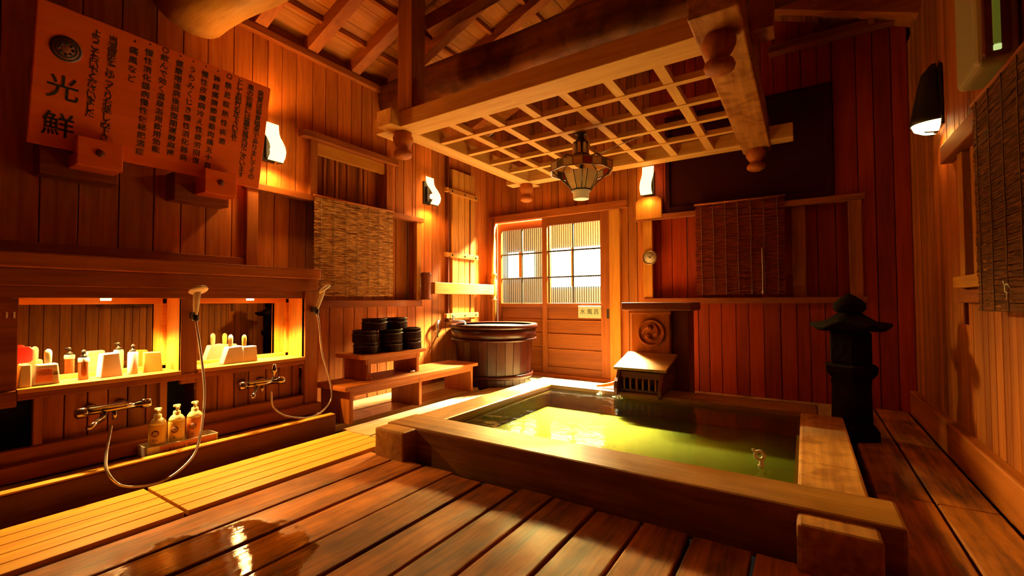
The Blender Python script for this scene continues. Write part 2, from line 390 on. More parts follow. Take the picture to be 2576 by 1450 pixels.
# ------------------------------------------------------------------ left wall
m = MB(); q = random.Random(11)
def lw(y0, y1, z0, z1, w=.125): m.boards('Y', LX, -.025, y0, y1, z0, z1, w, rnd=q)
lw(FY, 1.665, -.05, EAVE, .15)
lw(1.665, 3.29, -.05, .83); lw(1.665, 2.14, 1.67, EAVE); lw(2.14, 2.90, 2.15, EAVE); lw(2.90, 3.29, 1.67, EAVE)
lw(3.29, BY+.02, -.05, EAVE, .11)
wl = struct(m.build('wall_left', 'wallboard_lit', origin=(LX, 1.5, 0), bev=.002, seg=1), 'vertical cedar boards above the washing counter')
m = MB().boards('Y', LX-.10, -.025, 1.62, 3.34, .78, 1.70, .14, rnd=q).box(LX-.1, LX-.02, 1.62, 1.665, .8, 1.7).box(LX-.1, LX-.02, 3.29, 3.33, .8, 1.7).box(LX-.1, LX-.02, 1.64, 3.32, 1.67, 1.70).box(LX-.1, LX-.02, 1.64, 3.32, .79, .83)
m.build('recess_panel', 'board_Z', wl, bev=.002, seg=1)
tr = MB()
tr.box(LX-.01, LX+.045, 1.60, 2.14, 1.652, 1.70); struct(MB().box(LX-.01, LX+.045, 2.90, 3.36, 1.652, 1.70).build('trim_18', 'board_Y', bev=.004))
struct(tr.build('trim_1', 'board_Y', bev=.004), 'ledge strip over the recessed boards left of the small window')
struct(MB().box(LX-.01, LX+.035, 1.62, 1.70, 1.00, 1.655).build('trim_2', 'board_Z', bev=.004))
struct(MB().box(LX-.01, LX+.035, 3.27, 3.335, .86, 1.655).build('trim_3', 'pale_Z', bev=.004))
struct(MB().box(LX-.01, LX+.05, 1.92, 3.34, .80, .862).build('trim_4', 'board_Y', bev=.005), 'waist rail along the left wall under the reed blind')
# upper wall plate
struct(MB().box(LX-.01, LX+.045, FY, BY, EAVE-.035, EAVE+.02).build('trim_5', 'board_Y', bev=.005), 'wall plate under the rafters')
# wall panel frame above the counter
struct(MB().box(LX-.005, LX+.02, FY, 1.62, 1.10, 1.16).build('trim_6', 'board_Y', bev=.004))

# window_1: small barred window above the reed blind
m = MB()
m.box(LX-.012, LX+.035, 2.10, 2.165, 1.70, 2.15); m.box(LX-.012, LX+.035, 2.88, 2.955, 1.70, 2.15)
w1 = struct(m.build('window_1', 'board_Z', bev=.004, origin=(LX, 2.5, 1.68)), 'small barred window high on the left wall')
MB().box(LX-.015, LX+.075, 2.02, 2.99, 2.145, 2.20).build('window_hood', 'board_Y', w1, bev=.005)
MB().box(LX-.03, LX+.01, 2.165, 2.88, 2.05, 2.145).build('window_frame', 'pale_Y', w1, bev=.004)
MB().box(LX-.055, LX-.02, 2.165, 2.88, 1.66, 1.71).build('window_sill', 'darkwood_Y', w1, bev=.003)
for y in (2.27, 2.385, 2.50, 2.68):
    MB().box(LX-.05, LX-.025, y-.012, y+.012, 1.70, 2.06).build('window_bar', 'board_Z', w1, bev=.003)
MB().boards('Y', LX-.085, -.02, 2.14, 2.90, 1.66, 2.16, .11, rnd=q).build('shutter', 'board_Z', w1)
MB().box(LX-.105, LX-.01, 2.14, 2.165, 1.68, 2.15).box(LX-.105, LX-.01, 2.88, 2.90, 1.68, 2.15).build('reveal', 'board_Z', w1)

def blind(name, axis, fixed, a0, a1, z0, z1, mat, label, group=None, n_cord=7, nrm=1, hem=True):
    """rolled reed blind: wavy sheet of slats with thickness, vertical cords, top rod"""
    if axis == 'Y': loc = (fixed, (a0+a1)/2, z0)
    else: loc = ((a0+a1)/2, fixed, z0)
    t = thing(name, loc, label, 'blind', group)
    pt = lambda a, d, z: (fixed+d*nrm, a, z) if axis == 'Y' else (a, fixed+d*nrm, z)
    m = MB(); rr = random.Random(int(abs(a0*1000)))
    nz = int((z1-z0)/.0115)
    for k in range(nz):
        z = z0+k*(z1-z0)/nz; h = (z1-z0)/nz*.9
        n = 10; off = [rr.uniform(-.0035, .0035) for _ in range(n+1)]; rise = [rr.uniform(-.0036, .0036) for _ in range(n+1)]
        vs = []; e0 = rr.uniform(-.005, .005); e1 = rr.uniform(-.005, .005)
        for i in range(n+1):
            a = a0+e0+(a1-a0+e1-e0)*i/n; d = off[i]
            for dd, zz in ((d, z), (d+.004, z), (d+.004, z+h), (d, z+h)): vs.append(pt(a, dd, zz+rise[i]))
        fs = [(i*4+j, i*4+(j+1) % 4, i*4+4+(j+1) % 4, i*4+4+j) for i in range(n) for j in range(4)]
        m.add(vs, fs)
    m.build('slats', mat, t)
    for i in range(n_cord):
        c = MB()
        a = a0+(a1-a0)*(i+.5)/n_cord
        c.tube([pt(a+.002*sin(k), .0105, z0+(z1-z0)*k/12) for k in range(13)], .0022, 6)
        c.build('cord', 'cord', t)
    MB().tube([pt(a0-.01, .004, z1+.01), pt(a1+.01, .004, z1+.01)], .009, 10).build('top_rod', 'board_Y', t)
    return t
blind('reed_blind', 'Y', LX+.06, 2.12, 2.93, .895, 1.685, 'reed_blind', 'wide brown reed blind hanging below the barred window on the left wall', nrm=1)

# narrow plank shutter with battens in the corner
t = thing('plank_shutter', (LX+.03, 4.0, .66), 'tall narrow plank shutter with three pale battens beside the lacquered tub', 'shutter')
m = MB()
m.boards('Y', LX+.05, -.03, 3.80, 4.20, .64, 2.32, .10, rnd=q).build('plank_panel', 'pale_Z', t, bev=.002, seg=1)
for z in (2.06, 1.355, .69):
    b = MB().box(LX+.05, LX+.075, 3.74, 4.24, z-.028, z+.028).build('batten', 'pale_Y', t, bev=.004)
    for y in (3.77, 3.99, 4.19):
        MB().lathe((LX+.075, y, z), [(.011, 0), (.011, .006), (.005, .010)], 12, (1, 0, 0)).build('bolt', 'dark_metal', b)
    MB().box(LX+.05, LX+.09, 3.66, 3.71, z-.024, z+.024).box(LX+.055, LX+.07, 3.70, 3.76, z-.008, z+.008).build('latch', 'pale_Y', t, bev=.004)
MB().box(LX+.002, LX+.045, 3.735, 3.755, .64, 2.5).build('gap_strip', 'darkwood_Z', t)
MB().box(LX+.002, LX+.056, 4.105, 4.12, .64, 2.1).build('gap_strip', 'darkwood_Z', t)

# wooden water trough high on the wall, fed by a bamboo pipe
t = thing('wooden_gutter', (LX+.08, 3.9, .92), 'wide pale wooden gutter board across the left wall corner', 'gutter')
MB().box(LX+.06, LX+.16, 3.40, 4.44, .925, 1.045).build('gutter_board', 'pale_Y', t, bev=.006)
MB().lathe((LX+.10, 3.335, .865), [(.052, 0), (.056, .015), (.05, .04), (.05, .23), (.057, .25), (.05, .275)], 20).build('end_post', 'darkwood_Z', t)
MB().lathe((LX+.02, 3.30, .83), [(.03, 0), (.03, .03), (.015, .05)], 12).build('end_foot', 'board_Z', t)
t = thing('bamboo_pipe', (LX+.13, 4.475, .62), 'upright pale bamboo pipe between gutter and door frame', 'pipe')
MB().lathe((LX+.13, 4.475, .60), [(.020, 0), (.020, .25), (.032, .252), (.033, .275), (.022, .28), (.036, .33), (.037, .50), (.022, .55), (.036, .56), (.034, .585), (.021, .59), (.021, 1.25)], 20).build('pipe', 'pale_Z', t)

# ------------------------------------------------------------------ back wall
m = MB(); q = random.Random(5)
def bw(x0, x1, z0, z1, w=.11): m.boards('X', BY, .025, x0, x1, z0, z1, w, rnd=q)
bw(LX-.02, -3.20, -.05, 2.9); bw(-3.20, -1.59, 1.86, 3.3); bw(-1.59, -1.27, -.05, 3.6, .09)
m.prism([(LX, EAVE), (RX, EAVE), (RX, roofz(RX)), (RIDGE_X, roofz(RIDGE_X)), (LX, EAVE)][:4], BY+.03, BY+.06, 'Y')
wb = struct(m.build('wall_back', 'board_Z', origin=(-1.3, BY, 0), bev=.002, seg=1), 'vertical boards around the sliding doors')
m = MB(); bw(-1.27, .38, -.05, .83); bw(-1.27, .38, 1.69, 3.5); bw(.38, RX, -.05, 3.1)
m.build('shaded_boards', 'board_shaded_red', wb, bev=.002, seg=1)  # right part of the wall, its shade carried by the redder material
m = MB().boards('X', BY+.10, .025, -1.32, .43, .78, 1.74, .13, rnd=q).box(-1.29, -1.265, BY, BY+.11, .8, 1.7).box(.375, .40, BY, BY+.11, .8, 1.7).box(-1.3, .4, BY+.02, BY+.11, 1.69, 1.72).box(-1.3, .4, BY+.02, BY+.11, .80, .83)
m.build('recess_panel', 'board_shaded_red', wb, bev=.002, seg=1)
struct(MB().box(-1.44, .42, BY-.05, BY+.01, 1.645, 1.695).build('trim_7', 'board_X', bev=.005), 'shelf strip above the recess on the back wall')
struct(MB().box(-1.34, .42, BY-.045, BY+.01, .82, .872).build('trim_8', 'board_X', bev=.005), 'waist rail on the back wall')
struct(MB().box(-1.345, -1.255, BY-.03, BY+.02, .87, 1.645).build('trim_9', 'pale_Z', bev=.004))
struct(MB().box(.31, .395, BY-.03, BY+.02, .87, 1.645).build('trim_10', 'board_Z', bev=.004))
struct(MB().box(-.08, .02, BY+.03, BY+.1, .83, 1.69).build('trim_11', 'board_Z', bev=.004))
struct(MB().box(-.22, RX, BY-.09, BY, 2.98, 3.05).build('trim_12', 'board_X', bev=.005), 'tie strip high on the back wall')
t = thing('reed_blind_wall', (0, 0, 0), 'x', 'blind'); bpy.data.objects.remove(t)
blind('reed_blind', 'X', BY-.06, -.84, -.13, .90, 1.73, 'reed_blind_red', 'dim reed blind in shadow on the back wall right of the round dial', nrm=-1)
MB_ = MB().tube([(-.30, BY-.075, 1.30), (-.298, BY-.078, 1.1), (-.30, BY-.075, .93)], .004, 6); MB_.lathe((-.30, BY-.075, .90), [(.002, .04), (.010, .01), (.006, 0)], 10)
tag(MB_.build('blind_cord', 'cream_plastic'), 'pale pull cord hanging in front of the dim back wall blind', 'cord')
# dark framed louvre high on the back wall
t = thing('wall_panel', (-.45, BY-.02, 1.70), 'wide dark panel high on the shadowed back wall', 'panel')
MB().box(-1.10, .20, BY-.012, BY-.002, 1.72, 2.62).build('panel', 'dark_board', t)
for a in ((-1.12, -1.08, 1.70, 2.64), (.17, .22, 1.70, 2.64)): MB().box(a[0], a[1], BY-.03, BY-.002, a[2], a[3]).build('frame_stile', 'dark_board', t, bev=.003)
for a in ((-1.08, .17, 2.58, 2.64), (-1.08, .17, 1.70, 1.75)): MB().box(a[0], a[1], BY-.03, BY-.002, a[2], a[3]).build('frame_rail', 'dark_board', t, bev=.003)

# door frame and two sliding leaves
struct(MB().box(-3.24, -1.50, BY-.045, BY+.02, 1.80, 1.885).build('trim_13', 'board_X', bev=.005), 'door header')
struct(MB().box(-3.22, -3.165, BY-.03, BY+.03, 0, 1.80).build('trim_14', 'board_Z', bev=.004), 'left door jamb')
struct(MB().box(-1.70, -1.585, BY-.035, BY+.03, 0, 1.80).build('trim_15', 'pale_Z', bev=.004), 'right door jamb')
struct(MB().box(-3.22, -1.58, BY-.03, BY+.09, -.04, .03).build('trim_16', 'board_X', bev=.004), 'door sill')
def leaf(n, x0, x1, gx0, gx1, y, label):
    d = struct(MB().box(x0, gx0, y, y+.034, .03, 1.80).box(gx1, x1, y, y+.034, .03, 1.80).build('door_%d' % n, 'doorwood_shaded_Z', bev=.003, origin=(x0, y, .03)), label)
    gz0, gz1 = .822, 1.705
    MB().box(gx0, gx1, y, y+.034, gz1, 1.80).build('top_rail', 'doorwood_shaded_X', d, bev=.003)
    MB().box(gx0, gx1, y, y+.034, .03, .11).build('bottom_rail', 'doorwood_shaded_X', d, bev=.003)
    MB().box(gx0, gx1, y, y+.034, .77, gz0).build('lock_rail', 'doorwood_shaded_X', d, bev=.003)
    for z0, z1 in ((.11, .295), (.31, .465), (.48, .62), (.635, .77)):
        MB().box(gx0, gx1, y+.016, y+.026, z0, z1).box(gx0, gx1, y+.002, y+.030, z1, z1+.015).build('door_panel', 'doorwood_shaded_X', d, bev=.003)
    hs = (gz1-gz0)/3; xm = (gx0+gx1)/2
    for k in (1, 2): MB().box(gx0, gx1, y+.006, y+.028, gz0+hs*k-.008, gz0+hs*k+.008).build('glazing_bar', 'black', d)
    MB().box(xm-.006, xm+.006, y+.008, y+.026, gz0, gz1).build('glazing_bar', 'black', d)
    for k in range(3):
        for a, b in ((gx0, xm), (xm, gx1)): MB().box(a, b, y+.015, y+.018, gz0+hs*k, gz0+hs*(k+1)).build('glass_pane', 'reeded_glass', d)
    MB().box(x1-.045 if n == 2 else x1-.04, x1-.02, y-.003, y+.002, .66, .76).build('finger_pull', 'dark_metal', d)
    return d
leaf(1, -3.165, -2.44, -3.115, -2.525, BY+.04, 'left sliding door leaf with reeded glass over wood panels')
leaf(2, -2.52, -1.70, -2.455, -1.81, BY-.002, 'right sliding door leaf with reeded glass over wood panels')
# small sign
sg = thing('door_sign', (-1.935, BY-.02, .66), 'small cream sign plate with three green characters on the right door leaf', 'sign')
MB().box(-2.065, -1.80, BY-.022, BY-.004, .662, .792).build('plate', 'paper', sg, bev=.006)
for ch, x in (('水', -2.01), ('風', -1.93), ('呂', -1.855)):
    text(ch, 'lettering', .062, 'ink_green', Matrix.Translation((x, BY-.0235, .727)) @ Matrix.Rotation(pi/2, 4, 'X'), sg)

# anteroom seen through the glass
m = MB(); m.box(-3.9, -.9, 5.9, 5.95, -.1, 2.7); m.box(-3.95, -3.9, 4.55, 5.95, -.1, 2.7); m.box(-.95, -.9, 4.62, 5.95, -.1, 2.7); m.box(-3.95, -.9, 4.55, 5.95, -.15, -.1); m.box(-3.95, -.9, 4.62, 5.95, 2.7, 2.75)
struct(m.build('wall_anteroom', 'anteroom_wall'), 'pale changing room wall seen through the door glass')
for n, (a, b, z0, z1) in enumerate(((-3.88, -3.42, 1.21, 1.60), (-3.18, -2.36, 1.05, 1.61))):
    w = struct(MB().box(a, b, 5.87, 5.885, z0, z1).build('window_%d' % (n+2), 'sky_pane'), ('left', 'right')[n]+' bright daylight window beyond the door glass')
    MB().box((a+b)/2-.02, (a+b)/2+.02, 5.85, 5.87, z0, z1).build('mullion', 'board_Z', w)

# ------------------------------------------------------------------ right wall
m = MB(); q = random.Random(21)
def rw(y0, y1, z0, z1, w=.10): m.boards('Y', RX, .025, y0, y1, z0, z1, w, rnd=q)
rw(FY, 2.0, -.05, EAVE, .11); rw(2.0, 3.16, -.05, .92, .075); rw(2.0, 3.16, 1.62, EAVE, .1); rw(3.16, BY+.02, -.05, EAVE, .08)
wr = struct(m.build('wall_right', 'board_Z', origin=(RX, 1.5, 0), bev=.002, seg=1), 'narrow vertical boards')
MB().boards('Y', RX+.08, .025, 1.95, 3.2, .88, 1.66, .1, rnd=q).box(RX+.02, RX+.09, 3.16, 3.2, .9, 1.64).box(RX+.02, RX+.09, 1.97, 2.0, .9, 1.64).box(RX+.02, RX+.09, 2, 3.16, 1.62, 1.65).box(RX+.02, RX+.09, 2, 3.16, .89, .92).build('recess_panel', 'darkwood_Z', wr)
struct(MB().box(RX-.045, RX+.01, FY, BY, -.03, .16).build('baseboard_right', 'beam_Y', bev=.01))
w = struct(MB().box(RX-.02, RX+.03, 3.14, 3.215, .90, 1.60).build('window_4', 'pale_Z', bev=.004), 'tall slot window on the right wall behind the dark blind')
MB().box(RX-.05, RX+.01, 2.0, 3.40, 1.60, 1.70).build('window_hood', 'board_Y', w, bev=.006)
MB().box(RX-.045, RX+.01, 2.0, 3.24, .905, .965).build('window_sill', 'pale_Y', w, bev=.005)
MB().box(RX-.03, RX+.01, 2.0, 3.24, .83, .895).build('window_sill', 'board_Y', w, bev=.005)
MB().box(RX+.0, RX+.035, 3.03, 3.085, .96, 1.60).build('window_bar', 'pale_Z', w, bev=.004)
MB().box(RX+.0, RX+.035, 2.90, 2.95, .96, 1.60).build('window_bar', 'pale_Z', w, bev=.004)
MB().box(RX-.012, RX+.005, 3.195, 3.225, .72, .83).build('sill_bracket', 'darkwood_Z', w)
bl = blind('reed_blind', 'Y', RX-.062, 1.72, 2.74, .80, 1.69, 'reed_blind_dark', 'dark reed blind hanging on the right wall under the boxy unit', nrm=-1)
t = tag(MB().tube([(.625, 2.345, .89), (.622, 2.36, .905), (.622, 2.385, .90), (.622, 2.38, .875), (.622, 2.355, .872)], .003, 8).tube([(.622, 2.385, .90), (.622, 2.40, .915)], .003, 8).tube([(.622, 2.365, .873), (.621, 2.362, .845)], .003, 8).build('cord_loop', 'white_plastic'), 'small white cord loop near the bottom of the right wall blind', 'cord')
# boxy unit
t = thing('emergency_light', (.65, 2.45, 1.78), 'tall pale boxy wall unit with a green lit strip at the upper right', 'light unit')
def rbox(mb, x0, x1, y0, y1, z0, z1): return mb.box(x0, x1, y0, y1, z0, z1)
MB().box(.575, .70, 2.42, 2.70, 1.745, 2.34).build('housing', 'box_shell', t, bev=.028, seg=4)
MB().box(.592, .672, 2.402, 2.43, 1.775, 2.31).build('front_panel', 'darkwood_Z', t, bev=.012, seg=3)
MB().box(.618, .640, 2.396, 2.408, 1.815, 2.29).build('indicator_strip', 'green_lamp', t, bev=.004)
MB().box(.618, .640, 2.394, 2.408, 1.79, 1.812).build('indicator_lamp', 'green_spot', t, bev=.003)

# front wall behind the camera
m = MB(); m.boards('X', FY, -.025, LX, RX, -.05, EAVE, .14, rnd=q); m.prism([(LX, EAVE), (RX, EAVE), (RX, roofz(RX)), (RIDGE_X, roofz(RIDGE_X))], FY-.06, FY-.03, 'Y')
m.box(LX-.2, RX+.2, FY-.12, FY-.1, -.3, 4); m.box(RX+.13, RX+.16, FY-.1, BY+.15, -.3, 3.3); m.box(RX-.02, RX+.16, BY+.06, BY+.1, -.3, 3.9)  # unseen outer sheets, added to keep stray light out at the corners
struct(m.build('wall_front', 'board_Z', origin=(-1.3, FY, 0)))

# ------------------------------------------------------------------ roof
m = MB(); q = random.Random(8); nb = 12
top = .11
for side in (0, 1):
    for k in range(nb):
        u0 = (RIDGE_X-LX)*k/nb; u1 = (RIDGE_X-LX)*(k+1)/nb
        xa, xb = (LX+u0-.02, LX+u1-.025) if side == 0 else (2*RIDGE_X-LX-u0+.02, 2*RIDGE_X-LX-u1+.025)
        za, zb = EAVE+SL*u0+top, EAVE+SL*u1+top
        vs = [(xa, FY-.05, za), (xb, FY-.05, zb), (xb, BY+.08, zb), (xa, BY+.08, za)]; vs += [(x, y, z+.03) for x, y, z in vs]
        m.add(vs, [(0, 1, 2, 3), (7, 6, 5, 4), (0, 4, 5, 1), (1, 5, 6, 2), (2, 6, 7, 3), (3, 7, 4, 0)])
    # closed eaves
    e = LX-.15 if side == 0 else RX+.15+.0
    ux = 2*RIDGE_X-LX
    xs_ = (LX-.15, RIDGE_X) if side == 0 else (ux+.15, RIDGE_X)
    za, zb = EAVE-SL*.15+top+.035, roofz(RIDGE_X)+top+.035
    vs = [(xs_[0], FY-.1, za), (xs_[1], FY-.1, zb), (xs_[1], BY+.1, zb), (xs_[0], BY+.1, za)]; vs += [(x, y, z+.03) for x, y, z in vs]
    m.add(vs, [(0, 1, 2, 3), (7, 6, 5, 4), (0, 4, 5, 1), (1, 5, 6, 2), (2, 6, 7, 3), (3, 7, 4, 0)])
# eave closing boards
m.box(LX-.05, LX-.02, FY, BY, EAVE-.02, EAVE+top+.05); m.box(RX+.02, RX+.05, FY, BY, EAVE-.02, EAVE+top+.3)
ce = struct(m.build('ceiling', 'roofboard', origin=(RIDGE_X, 1.5, roofz(RIDGE_X))), 'sloping board roof with exposed rafters')
ys = [2.11+.41*k for k in range(-9, 6)]
for y in ys:
    for side in (0, 1):
        xa = LX-.03 if side == 0 else 2*RIDGE_X-LX+.03
        MB().beam((xa, y, EAVE+.055), (RIDGE_X, y, roofz(RIDGE_X)+.055), .09, .11).build('rafter', 'beam_X', ce, bev=.004)
for u in [.22+.36*k for k in range(5)]:
    for side in (0, 1):
        x = LX+u if side == 0 else 2*RIDGE_X-LX-u
        MB().box(x-.02, x+.02, FY, BY, EAVE+SL*u+top-.03, EAVE+SL*u+top+.01).build('roof_batten', 'beam_Y', ce, bev=.003)
MB().box(RIDGE_X-.08, RIDGE_X+.08, FY, BY, roofz(RIDGE_X)-.12, roofz(RIDGE_X)+.06).build('ridge_beam', 'beam_Y', ce, bev=.006)

def log(name, y, z, r, x0, x1, mat, label, seed, flat=.0):
    rr = random.Random(seed); n = 28; m = MB(); vs = []; k = 26
    for j in range(k+1):
        x = x0+(x1-x0)*j/k; dy = .018*sin(j*.7+seed); dz = .014*sin(j*.45+2*seed)
        for i in range(n):
            t = 2*pi*i/n; rad = r*(1+.045*sin(3*t+j*.25)+.03*sin(5*t-j*.4)+rr.uniform(-.008, .008))
            yy, zz = cos(t)*rad, sin(t)*rad
            if flat: yy = max(-r*flat, min(r*flat, yy)); zz = max(-r*flat, min(r*flat, zz))
            vs.append((x, y+dy+yy, z+dz+zz))
    fs = [(j*n+i, j*n+(i+1) % n, (j+1)*n+(i+1) % n, (j+1)*n+i) for j in range(k) for i in range(n)]+[tuple(range(n-1, -1, -1)), tuple(k*n+i for i in range(n))]
    m.add(vs, fs, True)
    return tag(m.build(name, mat, origin=((x0+x1)/2, y, z-r)), label, 'beam')
log('log_beam', 2.95, 2.745, .185, LX-.02, RX+.02, 'log', 'rough dark log beam crossing the room above the hanging lattice', 1, .88)
log('log_beam', 1.29, 2.84, .26, LX-.02, RX+.02, 'log_pale', 'thick pale round log beam at the top left above the sign board', 4)

# ------------------------------------------------------------------ hanging lattice canopy
GZ = 2.15
t = thing('hanging_lattice', (-1.44, 3.35, GZ), 'square wooden lattice canopy hanging over the bath from posts', 'ceiling lattice')
x0, x1, y0, y1 = -2.50, -.43, 2.53, 4.20
MB().box(-2.78, -.24, 2.33, 2.53, GZ, GZ+.12).build('frame_beam', 'cypress_X', t, bev=.006)
MB().box(-2.80, -.05, 4.20, 4.34, GZ+.002, GZ+.12).build('frame_beam', 'cypress_X', t, bev=.006)
MB().box(-2.655, -2.50, 2.24, 4.44, GZ-.002, GZ+.118).build('frame_beam', 'cypress_Y', t, bev=.006)
MB().box(-.43, -.215, 2.15, 4.44, GZ-.016, GZ+.19).build('frame_beam', 'oldrim', t, bev=.01)
for x in (-2.185, -1.88, -1.575, -1.265, -.965, -.665):
    MB().box(x-.031, x+.031, y0-.01, y1+.01, GZ+.012, GZ+.052).build('lattice_bar', 'cypress_Y', t, bev=.003)
for y in (2.80, 3.15, 3.50, 3.835):
    MB().box(x0-.01, x1+.01, y-.024, y+.024, GZ+.006, GZ+.046).build('lattice_bar', 'cypress_X', t, bev=.003)
prof = [(.0, -.205), (.04, -.20), (.066, -.185), (.072, -.165), (.064, -.145), (.040, -.132), (.046, -.118), (.060, -.10), (.075, -.07), (.078, -.045), (.066, -.02), (.066, 0), (.066, .0)]
for (x, y) in ((-2.575, 2.43), (-.325, 2.36), (-2.575, 4.27), (-.325, 4.33)):
    MB().lathe((x, y, GZ+.001), prof, 28).build('turned_finial', 'darkwood_Z' if False else 'board_Z', t)
MB().box(-2.56, -2.41, 2.36, 2.50, GZ+.10, roofz(-2.49)+.1).build('hanging_post', 'board_Z', t, bev=.006)
MB().box(-.215, -.105, 2.62, 2.77, 2.25, roofz(-.16)+.1).build('hanging_post', 'board_Z', t, bev=.006)
MB().box(-2.60, -2.50, 4.20, 4.30, GZ+.10, roofz(-2.55)+.1).build('hanging_post', 'board_Z', t, bev=.006)
MB().box(-.36, -.27, 4.20, 4.30, GZ+.10, roofz(-.32)+.1).build('hanging_post', 'board_Z', t, bev=.006)
# diagonal roof brace
tag(MB().beam((-2.5, 2.62, 3.05), (-1.35, 3.0, 3.5), .12, .12).build('roof_brace', 'board_X', bev=.006), 'dark diagonal brace behind the left hanging post under the roof', 'brace')

# ------------------------------------------------------------------ chandelier
cx, cy = -1.435, 3.20
t = thing('chandelier', (cx, cy, 1.64), 'stained glass chandelier with amber bowl hanging under the lattice', 'chandelier')
MB().lathe((cx, cy, 2.065), [(.062, 0), (.060, .012), (.03, .03), (.026, .075), (.045, .080), (.045, .084)], 24).build('canopy_cap', 'dark_metal', t)
for k in range(8):
    a = 2*pi*k/8+.2
    MB().lathe((cx+.052*cos(a), cy+.052*sin(a), 1.985), [(.013, 0), (.013, .08)], 12).build('glass_tube', 'glass_white' if k % 2 else 'glass_amber', t)
MB().lathe((cx, cy, 1.945), [(.05, 0), (.075, .012), (.075, .03), (.055, .042), (.03, .05)], 24).build('hub', 'darkwood_Z', t)
MB().tube([(cx, cy, 1.62+.1), (cx, cy, 2.10)], .008, 8).build('stem', 'dark_metal', t)
NS = 10; RO = .24
def ringpt(k, r): a = 2*pi*k/NS+.16; return (cx+r*cos(a), cy+r*sin(a))
mt = ['glass_white', 'glass_amber', 'glass_red', 'glass_white', 'glass_dark', 'glass_amber', 'glass_white', 'glass_red', 'glass_dark', 'glass_white', 'glass_red', 'glass_amber', 'glass_white', 'glass_dark']
for k in range(NS):
    (ax, ay), (bx, by) = ringpt(k, RO), ringpt(k+1, RO)
    for h in range(2):
        f0, f1 = h/2+.03, (h+1)/2-.03
        MB().beam((ax+(bx-ax)*f0, ay+(by-ay)*f0, 1.873), (ax+(bx-ax)*f1, ay+(by-ay)*f1, 1.873), .004, .052).build('glass_square', mt[(2*k+h) % len(mt)], t)
rim = MB()
for z in (1.843, 1.903):
    for k in range(NS):
        (ax, ay), (bx, by) = ringpt(k, RO), ringpt(k+1, RO); rim.beam((ax, ay, z), (bx, by, z), .010, .008)
for k in range(2*NS):
    (ax, ay) = ringpt(k/2, RO if k % 2 == 0 else RO*cos(pi/NS)); rim.tube([(ax, ay, 1.84), (ax, ay, 1.905)], .0045, 6)
rim.build('ring_frame', 'brass', t)
for k in range(NS):
    (ax, ay) = ringpt(k, RO); (bx, by) = ringpt(k, .065)
    pts = [(ax, ay, 1.905), ((ax*.7+bx*.3), (ay*.7+by*.3), 1.94), ((ax*.3+bx*.7), (ay*.3+by*.7), 1.945), (bx, by, 1.955)]
    MB().tube(pts, .005, 6).build('arm', 'dark_metal', t)
NB = 8
bowl = MB().lathe((cx, cy, 1.705), [(.078, 0), (.105, .05), (.132, .115), (.134, .135)], NB, cap=False).build('bowl', 'bowl_glass', t)
bowl.data.polygons.foreach_set('use_smooth', [False]*len(bowl.data.polygons)); sm = bowl.modifiers.new('solid', 'SOLIDIFY'); sm.thickness = .004
le = MB()
for k in range(NB):
    a = 2*pi*k/NB; le.tube([(cx+r*1.01*cos(a), cy+r*1.01*sin(a), 1.705+z) for r, z in ((.078, 0), (.105, .05), (.132, .115), (.134, .135))], .0028, 6)
le.lathe((cx, cy, 1.70), [(.074, 0), (.082, .0), (.082, .008), (.074, .008)], NB)
le.build('leading', 'dark_metal', t)
MB().lathe((cx, cy, 1.634), [(.058, 0), (.061, .004), (.062, .05), (.075, .062), (.072, .066)], 28, cap=False).lathe((cx, cy, 1.634), [(.001, .001), (.058, .001)], 28, cap=False).build('bottom_cup', 'cup_glass', t)
for k in range(5):
    (ax, ay) = ringpt(2*k, RO); (bx, by) = ringpt(2*k, .13)
    MB().tube([(ax, ay, 1.845), ((ax+bx)/2, (ay+by)/2, 1.80), (bx*.6+cx*.4, by*.6+cy*.4, 1.71)], .004, 6).build('lower_strut', 'dark_metal', t)
cl = MB().tube([(cx+.05, cy, 2.14), (cx+.08, cy-.01, 2.03), (cx+.16, cy, 1.965), (cx+.26, cy+.02, 2.0), (cx+.40, cy+.3, 2.146)], .004, 6).build('flex', 'cream_plastic', t)

